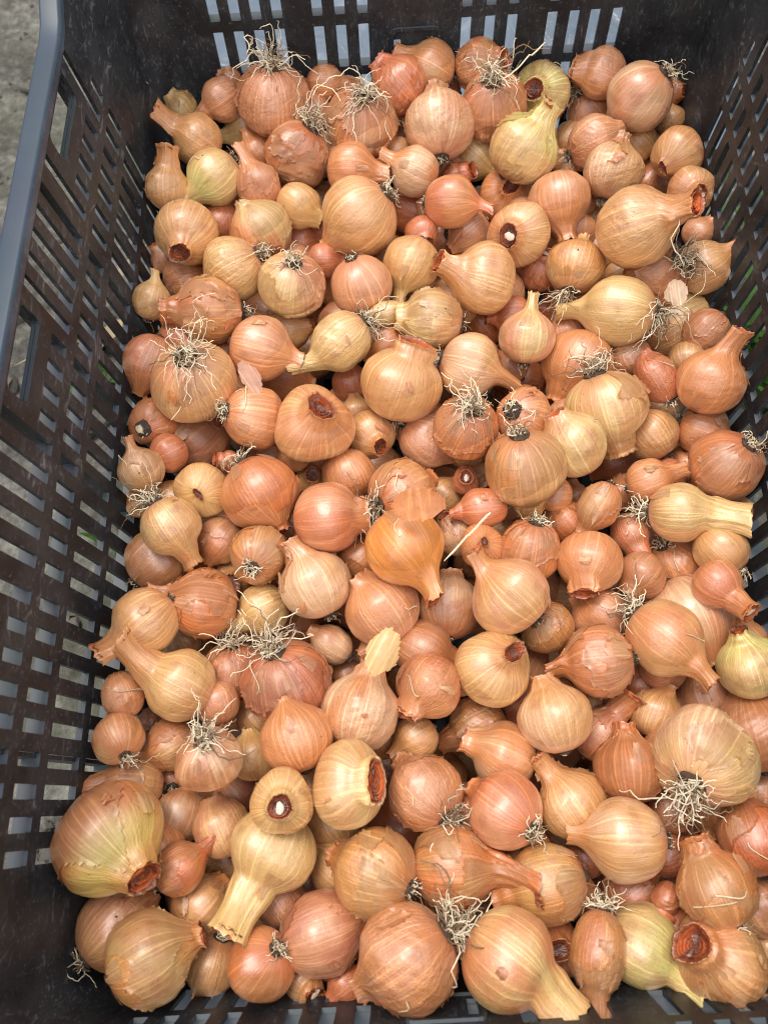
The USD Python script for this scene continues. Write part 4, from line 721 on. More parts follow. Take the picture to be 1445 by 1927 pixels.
[-0.0208,0.0461,0.1633,0.0204,0.331,0.939,0.092,1.25,0.36,1.02,"oc",0,0,"W","large orange-cream onion, wrinkled, in near half left of centre"],
[0.0146,0.057,0.1644,0.017,-0.618,-0.756,0.214,1.23,0.4,1.0,"or",0,0,"W","orange-reddish onion, wrinkled, in near half at centre"],
[0.0065,0.0333,0.146,0.0121,-0.867,-0.483,0.122,1.39,0.32,1.0,"t",0,1,"","small tan onion, neck to lower left, in near half at centre"],
[0.04,0.0388,0.1349,0.015,-0.914,-0.386,-0.121,1.58,0.42,1.1,"tp",0,1,"P","tan-pinkish onion, neck to lower left, in near half at centre"],
[0.051,0.0222,0.1517,0.017,-0.881,0.464,0.09,1.32,0.33,1.0,"oc",0,1,"","orange-cream onion, short-necked, in near half right of centre"],
[0.0091,0.0066,0.1618,0.0184,-0.548,0.721,-0.423,1.2,0.3,1.02,"po",3,0,"W","pinkish-orange onion, bushy roots up, at near end at centre"],
[-0.0263,0.0115,0.1802,0.0187,0.637,0.03,0.77,1.12,0.36,0.93,"yt",0,0,"^","yellow-tan onion, cut neck facing up, in near half left of centre"],
[0.0463,-0.0037,0.1682,0.0179,-0.615,0.533,-0.581,1.2,0.3,1.0,"pr",2,0,"S","pinkish-reddish onion, short roots up, at near end right of centre"],
[-0.0164,-0.0276,0.1682,0.0206,-0.834,0.364,-0.415,1.2,0.3,0.98,"tg",1,0,"P","large tan-golden onion, root end up, at near end at centre"],
[0.0197,-0.0271,0.1622,0.0204,0.991,-0.005,0.137,1.93,0.33,1.0,"to",0,0,"P","large tan-orange onion, neck to right, at near end at centre"],
[-0.0295,0.0714,0.129,0.0084,-0.521,0.836,0.174,1.12,0.3,1.0,"p",0,2,"S","tiny pinkish onion, half buried, in near half left of centre"],
[-0.0349,-0.0107,0.1263,0.0096,-0.704,0.709,0.039,1.12,0.3,1.0,"r",0,2,"","small reddish onion, half buried, at near end left of centre, left one"],
[0.0758,0.0378,0.1653,0.0183,-0.178,0.982,0.06,1.18,0.33,0.98,"tc",0,0,"","tan-cream onion, short-necked, in near half right of centre"],
[0.1029,0.0308,0.1417,0.0119,0.638,0.741,0.211,2.19,0.5,1.35,"pr",0,1,"H","small pinkish-reddish slim onion, neck to upper right, in near half right of centre"],
[0.1103,0.0122,0.1583,0.0176,0.019,0.999,0.036,1.24,0.34,0.98,"o",0,0,"P","orange onion, short-necked, in near half right of centre"],
[0.1316,0.0385,0.146,0.0135,0.454,0.862,0.225,1.28,0.34,1.0,"t",0,1,"","tan onion, short-necked, in near half right of centre"],
[0.1408,0.0158,0.1751,0.0236,0.582,0.57,-0.58,1.2,0.3,1.0,"cy",3,0,"","large cream-yellow onion, bushy roots up, against right wall in near half"],
[0.1643,0.0463,0.1345,0.0163,-0.187,0.982,0.035,1.12,0.3,1.0,"pt",0,1,"","pinkish-tan onion, short-necked, against right wall in near half"],
[0.1774,0.0264,0.1536,0.0207,-0.079,0.996,0.03,1.12,0.3,1.0,"po",0,1,"P","large pinkish-orange onion, short-necked, against right wall in near half"],
[0.1542,-0.0047,0.1449,0.0168,-0.14,-0.989,-0.041,1.12,0.36,1.0,"to",0,1,"","tan-orange onion, short-necked, against right wall at near end"],
[0.1602,-0.0215,0.1688,0.0171,-0.136,0.985,-0.11,1.12,0.3,1.0,"or",0,0,"P","orange-reddish onion, short-necked, against right wall at near end"],
[0.0805,-0.0024,0.1558,0.0164,-0.479,0.875,0.076,1.73,0.32,1.05,"t",0,0,"","tan onion, neck to upper left, at near end right of centre"],
[0.0996,-0.0187,0.1721,0.0185,-0.984,0.071,-0.166,1.43,0.26,1.05,"tc",1,0,"S","tan-cream onion, neck to left, at near end right of centre"],
[0.1301,-0.0079,0.1473,0.0099,0.249,-0.964,0.097,1.12,0.3,1.15,"pu",1,1,"","small pinkish-purplish onion, short-necked, at near end right of centre"],
[0.1317,0.0566,0.129,0.0125,0.544,0.794,0.271,1.12,0.3,1.0,"r",0,2,"","small reddish onion, half buried, in near half right of centre"],
[0.104,0.0469,0.129,0.0071,-0.623,0.78,-0.065,1.12,0.3,1.0,"t",0,2,"","tiny tan onion, half buried, in near half right of centre"],
[0.1825,-0.0013,0.129,0.013,0.188,0.979,0.077,1.12,0.3,1.0,"pt",0,2,"","small pinkish-tan onion, half buried, against right wall at near end"],
[0.0622,-0.0367,0.164,0.0175,-0.975,-0.176,-0.137,1.47,0.4,1.12,"ty",0,0,"P","tan-yellow onion, neck to left, at near end right of centre"],
[-0.109,-0.0214,0.1625,0.0118,0.825,0.541,-0.165,2.04,0.25,1.12,"ro",1,0,"P","small reddish-orange onion, neck to upper right, against left wall at near end"],
[-0.1415,-0.0464,0.1483,0.0192,0.678,0.667,-0.308,1.12,0.3,1.05,"tp",2,1,"","large tan-pinkish onion, roots at lower left, against left wall at near end"],
[-0.1187,-0.0561,0.1718,0.0198,0.903,0.402,-0.151,1.23,0.3,0.98,"ty",0,0,"P","large tan-yellow onion, short-necked, against left wall at near end"],
[-0.1024,-0.0393,0.1452,0.0147,0.648,0.727,-0.229,1.12,0.3,1.05,"ot",0,1,"S","orange-tan onion, short-necked, at near end left of centre"],
[-0.096,-0.0643,0.1469,0.0133,-0.369,-0.881,-0.296,1.2,0.3,1.05,"t",3,1,"","tan onion, bushy roots up, at near end left of centre"],
[-0.065,-0.0156,0.1624,0.0206,-0.482,-0.853,0.201,1.95,0.45,0.95,"y",0,0,"","large yellow onion, neck to lower left, at near end left of centre"],
[-0.0695,-0.0622,0.1682,0.015,-0.62,-0.509,-0.597,1.2,0.3,1.0,"oR",2,0,"S","orange-russet onion, short roots up, at near end left of centre"],
[-0.0731,-0.0455,0.1271,0.0115,-0.483,0.875,-0.01,1.12,0.3,1.0,"rb",0,2,"","small reddish-brown onion, half buried, at near end left of centre"],
[-0.0425,-0.0517,0.1629,0.0181,0.962,0.239,-0.134,1.12,0.3,1.12,"pu",1,0,"S","pinkish-purplish onion, short-necked, at near end left of centre"],
[-0.0034,-0.0605,0.1815,0.0224,-0.85,-0.497,-0.175,1.2,0.25,0.97,"po",3,0,"W","large pinkish-orange onion, bushy roots at upper right, at near end at centre"],
[-0.0532,-0.0714,0.1533,0.0085,0.639,-0.56,0.527,1.26,0.7,1.1,"t",0,1,"H","tiny tan onion, short-necked, at near end left of centre"],
[0.0397,-0.0629,0.1822,0.0209,0.785,-0.56,0.264,1.68,0.4,0.97,"yo",2,0,"","large yellow-orange onion, neck to lower right, at near end right of centre"],
[-0.0324,-0.0731,0.156,0.0091,-0.78,-0.602,0.171,1.12,0.3,1.0,"r",0,2,"","small reddish onion, half buried, at near end left of centre, right one"],
[0.03,-0.0467,0.129,0.0087,-0.791,0.6,-0.12,1.12,0.3,1.0,"c",1,2,"","tiny cream onion, half buried, at near end at centre"],
[-0.0636,-0.0398,0.1454,0.0121,-0.581,0.814,0.011,1.12,0.3,1.0,"p",0,1,"","small pinkish onion, short-necked, at near end left of centre"],
[-0.0348,-0.025,0.143,0.015,-0.805,0.592,0.032,1.12,0.32,1.0,"tg",0,1,"","tan-golden onion, short-necked, at near end left of centre"],
[0.0798,-0.0634,0.1748,0.0123,-0.3,-0.949,0.094,2.2,0.42,1.5,"pt",3,0,"P","small pinkish-tan slim onion, bushy roots at top, at near end right of centre"],
[0.1014,-0.0644,0.1621,0.0186,0.797,-0.53,0.289,1.6,0.38,0.98,"yG",0,1,"G","yellow-greenish onion, neck to lower right, at near end right of centre"],
[0.1062,-0.0438,0.1424,0.0137,0.859,0.512,-0.016,1.16,0.3,1.0,"or",0,1,"","orange-reddish onion, short-necked, at near end right of centre"],
[0.1166,-0.0453,0.1613,0.0065,-0.535,-0.819,0.208,1.75,0.95,1.3,"r",0,0,"H","tiny reddish slim onion, neck to bottom, at near end right of centre"],
[0.1329,-0.0401,0.183,0.0166,-0.271,0.957,-0.104,1.32,0.46,1.02,"ot",2,0,"P","orange-tan onion, roots at lower right, against right wall at near end"],
[0.1311,-0.0667,0.1769,0.0192,-0.709,0.336,0.62,1.12,0.38,0.95,"to",0,1,"","large tan-orange onion, cut neck facing up, against right wall at near end"],
[0.0646,-0.0643,0.1471,0.0143,-0.009,0.001,1.0,1.12,0.35,1.0,"br",0,1,"","brown-reddish onion, cut neck facing up, at near end right of centre"],
[0.1635,-0.0521,0.1502,0.0138,-0.276,0.934,-0.229,1.12,0.3,1.0,"pt",1,1,"","pinkish-tan onion, short-necked, against right wall at near end"],
[0.0891,-0.0285,0.129,0.0105,0.151,0.988,-0.034,1.12,0.3,1.0,"r",0,2,"","small reddish onion, half buried, at near end right of centre"],
[0.1341,-0.0322,0.129,0.0121,0.188,0.982,-0.015,1.12,0.3,1.0,"or",0,2,"","small orange-reddish onion, half buried, at near end right of centre"],
[0.1658,-0.0704,0.1422,0.0092,0.25,0.966,-0.064,1.12,0.3,1.0,"t",0,2,"","small tan onion, half buried, against right wall at near end"],
[-0.1365,0.0497,0.129,0.0089,-0.474,0.531,-0.703,1.2,0.3,1.0,"b",2,2,"K","tiny brown onion, half buried, against left wall in near half"],
[-0.1241,0.0203,0.129,0.0093,-0.255,0.538,-0.803,1.2,0.3,1.0,"b",1,2,"K","small brown onion, half buried, against left wall in near half"],
[0.1382,0.1688,0.129,0.0111,0.051,0.924,0.378,1.12,0.3,1.0,"b",0,2,"","small brown onion, half buried, in middle right of centre, right one"],
[0.0828,0.2612,0.129,0.0119,-0.668,0.686,0.288,1.12,0.3,1.0,"p",0,2,"","small pinkish onion, half buried, in middle right of centre, right one"],
[0.0289,0.2603,0.129,0.0119,-0.053,0.942,-0.331,1.2,0.3,1.0,"b",2,2,"K","small brown onion, half buried, in middle at centre"],
[-0.0178,0.2352,0.1291,0.0103,-0.038,0.876,0.48,1.12,0.3,1.0,"t",0,2,"","small tan onion, half buried, in middle left of centre, right one"],
[0.1451,-0.0136,0.1239,0.0113,-0.505,0.841,-0.194,1.12,0.3,1.0,"bu",1,2,"","small brown-purplish onion, half buried, against right wall at near end"],
[-0.1168,-0.0362,0.129,0.0082,-0.813,0.556,0.174,1.12,0.3,1.0,"b",1,2,"","tiny brown onion, half buried, at near end left of centre"],
[0.1757,0.1399,0.1276,0.0108,0.068,0.941,0.332,1.12,0.3,1.0,"b",0,2,"","small brown onion, half buried, against right wall in middle"],
[0.1979,0.1492,0.1434,0.0093,0.057,0.931,0.36,1.12,0.3,1.0,"t",0,2,"","small tan onion, half buried, against right wall in middle, right one"],
[0.0133,0.0787,0.1513,0.0165,0.874,-0.486,-0.005,1.25,0.35,1.0,"b",0,2,"F","brown onion, deep in a gap, in near half at centre"],
[0.1346,0.1113,0.1526,0.0136,-0.682,-0.717,0.142,1.25,0.35,1.0,"b",0,2,"F","brown onion, deep in a gap, in near half right of centre"],
[-0.0948,0.0556,0.1554,0.012,-0.312,0.945,0.1,1.25,0.35,1.0,"p",0,2,"F","small pinkish onion, deep in a gap, in near half left of centre"],
[0.1259,-0.0279,0.1427,0.0113,0.92,0.385,0.078,1.25,0.35,1.0,"r",0,2,"F","small reddish onion, deep in a gap, at near end right of centre"],
[-0.0651,0.2682,0.1225,0.0171,0.933,-0.25,-0.258,1.25,0.35,1.0,"b",0,2,"F","brown onion, deep in a gap, in middle left of centre"],
[0.1265,0.3107,0.1172,0.0183,-0.999,-0.049,0.007,1.25,0.35,1.0,"r",0,2,"F","reddish onion, deep in a gap, in far half right of centre"],
[-0.1271,0.2003,0.156,0.0116,-0.766,-0.561,0.313,1.25,0.35,1.0,"r",0,2,"F","small reddish onion, deep in a gap, against left wall in middle"],
[0.1531,0.2518,0.1455,0.0137,0.4,-0.837,-0.375,1.25,0.35,1.0,"b",0,2,"F","brown onion, deep in a gap, in far half right of centre"],
[0.1457,0.2013,0.1064,0.0149,-0.86,-0.319,-0.398,1.25,0.35,1.0,"r",0,2,"F","reddish onion, deep in a gap, in middle right of centre, right one"],
[-0.0951,-0.0214,0.1192,0.0162,-0.775,-0.174,-0.607,1.25,0.35,1.0,"t",0,2,"F","tan onion, deep in a gap, at near end left of centre, left one"],
[-0.0029,-0.0094,0.1071,0.0183,-0.833,0.521,-0.188,1.25,0.35,1.0,"r",0,2,"F","reddish onion, deep in a gap, at near end at centre, left one"],
[-0.0368,-0.0043,0.1426,0.0136,0.393,-0.918,-0.042,1.25,0.35,1.0,"t",0,2,"F","tan onion, deep in a gap, at near end left of centre, right one"],
[0.0571,-0.0237,0.1437,0.0139,0.883,-0.426,-0.195,1.25,0.35,1.0,"o",0,2,"F","orange onion, deep in a gap, at near end right of centre"],
[-0.0602,0.1021,0.1114,0.0143,-0.223,-0.97,-0.097,1.25,0.35,1.0,"o",0,2,"F","orange onion, deep in a gap, in near half left of centre"],
[-0.0338,0.3393,0.1474,0.0114,0.998,0.022,-0.052,1.25,0.35,1.0,"r",0,2,"F","small reddish onion, deep in a gap, in far half left of centre"],
[-0.051,0.3125,0.077,0.0189,-0.51,0.859,-0.046,1.25,0.35,1.0,"t",0,2,"F","tan onion, deep in a gap, in far half left of centre"],
[0.1107,-0.0492,0.0818,0.018,-0.483,-0.872,-0.08,1.25,0.35,1.0,"r",0,2,"F","reddish onion, deep in a gap, at near end right of centre, left one"],
[0.1826,0.0733,0.1489,0.0126,-0.133,0.747,0.651,1.25,0.35,1.0,"o",0,2,"F","small orange onion, deep in a gap, against right wall in near half"],
[-0.0257,0.0884,0.0751,0.0183,-0.429,-0.391,-0.815,1.25,0.35,1.0,"t",0,2,"F","tan onion, deep in a gap, in near half left of centre, right one"],
[0.1535,0.1473,0.1158,0.0181,-0.884,-0.261,0.387,1.25,0.35,1.0,"p",0,2,"F","pinkish onion, deep in a gap, in middle right of centre"],
[-0.1,-0.045,0.0902,0.0188,0.991,-0.058,0.124,1.25,0.35,1.0,"r",0,2,"F","reddish onion, deep in a gap, at near end left of centre"],
[0.0671,0.0214,0.106,0.0183,0.456,0.873,-0.175,1.25,0.35,1.0,"r",0,2,"F","reddish onion, deep in a gap, in near half right of centre, right one"],
[0.1398,0.0623,0.1451,0.0128,0.796,0.598,-0.092,1.25,0.35,1.0,"p",0,2,"F","small pinkish onion, deep in a gap, against right wall in near half"],
[0.069,0.0715,0.114,0.0181,0.723,0.632,0.281,1.25,0.35,1.0,"p",0,2,"F","pinkish onion, deep in a gap, in near half right of centre, left one"],
[0.0316,0.3527,0.1526,0.0108,0.097,-0.954,0.285,1.25,0.35,1.0,"r",0,2,"F","small reddish onion, deep in a gap, in far half at centre"],
[-0.0402,0.4654,0.1508,0.0161,0.219,0.839,0.498,1.25,0.35,1.0,"p",0,2,"F","pinkish onion, deep in a gap, at far end left of centre"],
[0.006,-0.0524,0.1159,0.0184,0.5,0.866,0.006,1.25,0.35,1.0,"t",0,2,"F","tan onion, deep in a gap, at near end at centre"],
[-0.102,-0.0565,0.1179,0.0147,0.968,0.076,-0.24,1.25,0.35,1.0,"b",0,2,"F","brown onion, deep in a gap, at near end left of centre"],
[0.0968,0.2703,0.0928,0.0166,-0.96,0.265,-0.088,1.25,0.35,1.0,"r",0,2,"F","reddish onion, deep in a gap, in middle right of centre, left one"],
[-0.0094,0.0845,0.1417,0.0114,-0.866,-0.475,0.154,1.25,0.35,1.0,"b",0,2,"F","small brown onion, deep in a gap, in near half at centre"],
[0.1783,0.2329,0.1087,0.0148,0.957,0.245,-0.154,1.25,0.35,1.0,"t",0,2,"F","tan onion, deep in a gap, against right wall in middle"],
[-0.0505,0.3667,0.1358,0.0141,0.996,0.084,0.027,1.25,0.35,1.0,"r",0,2,"F","reddish onion, deep in a gap, in far half left of centre"],
[0.1349,0.35,0.1465,0.013,0.002,0.856,-0.517,1.25,0.35,1.0,"o",0,2,"F","small orange onion, deep in a gap, in far half right of centre"],
[0.0934,0.1604,0.1548,0.0103,-0.953,-0.055,0.298,1.25,0.35,1.0,"o",0,2,"F","small orange onion, deep in a gap, in middle right of centre"],
[0.0668,0.0486,0.1261,0.0145,-0.896,-0.411,0.171,1.25,0.35,1.0,"r",0,2,"F","reddish onion, deep in a gap, in near half right of centre, left one"],
[0.0173,0.0133,0.0875,0.0195,-0.87,0.077,-0.486,1.25,0.35,1.0,"t",0,2,"F","large tan onion, deep in a gap, in near half at centre"],
[-0.1258,-0.0143,0.1521,0.0165,0.617,-0.779,0.114,1.25,0.35,1.0,"o",0,2,"F","orange onion, deep in a gap, against left wall at near end"],
[0.1139,0.1165,0.0759,0.0197,-0.886,0.25,-0.391,1.25,0.35,1.0,"t",0,2,"F","large tan onion, deep in a gap, in near half right of centre"],
[0.1217,-0.0598,0.1476,0.0144,0.665,-0.318,0.676,1.25,0.35,1.0,"r",0,2,"F","reddish onion, deep in a gap, at near end right of centre, right one"],
[0.0772,-0.0418,0.1432,0.0117,0.22,0.794,0.567,1.25,0.35,1.0,"b",0,2,"F","small brown onion, deep in a gap, at near end right of centre"],
[0.0865,0.0299,0.0833,0.0189,0.09,-0.996,0.004,1.25,0.35,1.0,"p",0,2,"F","pinkish onion, deep in a gap, in near half right of centre, right one"],
[-0.1231,0.2805,0.1513,0.0152,-0.482,-0.863,-0.152,1.25,0.35,1.0,"r",0,2,"F","reddish onion, deep in a gap, against left wall in far half"],
[0.1665,0.1764,0.1358,0.0104,-0.964,-0.23,0.136,1.25,0.35,1.0,"r",0,2,"F","small reddish onion, deep in a gap, against right wall in middle"],
[-0.1272,0.1501,0.0998,0.0189,-0.743,-0.668,-0.044,1.25,0.35,1.0,"r",0,2,"F","reddish onion, deep in a gap, against left wall in middle"],
[0.1495,0.4497,0.125,0.0153,0.67,0.743,-0.008,1.25,0.35,1.0,"t",0,2,"F","tan onion, deep in a gap, at far end right of centre"],
[0.1887,0.2478,0.1459,0.0125,-0.171,-0.978,0.123,1.25,0.35,1.0,"t",0,2,"F","small tan onion, deep in a gap, against right wall in far half"],
[-0.0261,0.3125,0.1122,0.0174,0.718,-0.505,-0.478,1.25,0.35,1.0,"p",0,2,"F","pinkish onion, deep in a gap, in far half left of centre"],
[0.062,-0.0447,0.0393,0.0186,-0.26,-0.964,-0.064,1.25,0.35,1.0,"r",0,2,"F","reddish onion, deep in a gap, at near end at centre, right one"],
[-0.0929,0.1282,0.1325,0.0112,0.12,-0.322,0.939,1.25,0.35,1.0,"t",0,2,"F","small tan onion, deep in a gap, in near half left of centre"],
[0.0877,-0.0123,0.0828,0.0195,-0.679,0.684,0.267,1.25,0.35,1.0,"o",0,2,"F","large orange onion, deep in a gap, at near end right of centre"],
[-0.1275,0.174,0.1384,0.0163,-0.047,-0.984,-0.171,1.25,0.35,1.0,"t",0,2,"F","tan onion, deep in a gap, against left wall in middle"],
[-0.0806,0.3448,0.0843,0.0192,0.657,0.754,0.006,1.25,0.35,1.0,"b",0,2,"F","large brown onion, deep in a gap, in far half left of centre"],
[0.0199,0.4243,0.1505,0.0106,-0.109,0.99,-0.092,1.25,0.35,1.0,"t",0,2,"F","small tan onion, deep in a gap, at far end at centre"],
[-0.0858,0.0942,0.0886,0.0166,-0.753,0.549,-0.363,1.25,0.35,1.0,"t",0,2,"F","tan onion, deep in a gap, in near half left of centre, left one"],
[-0.0579,0.1328,0.1332,0.0166,-0.984,-0.024,-0.176,1.25,0.35,1.0,"r",0,2,"F","reddish onion, deep in a gap, in middle left of centre"],
[0.0317,-0.0057,0.1504,0.0104,-0.613,0.084,-0.785,1.25,0.35,1.0,"r",0,2,"F","small reddish onion, deep in a gap, at near end at centre"],
[0.1206,0.0287,0.0485,0.0196,-0.037,-0.928,-0.37,1.25,0.35,1.0,"r",0,2,"F","large reddish onion, deep in a gap, in near half right of centre"],
[-0.0532,-0.0346,0.1137,0.0186,0.69,-0.547,0.474,1.25,0.35,1.0,"o",0,2,"F","orange onion, deep in a gap, at near end left of centre"]]''')
for i, rec in enumerate(ONIONS): onion(rec, i, filler='F' in rec[13])
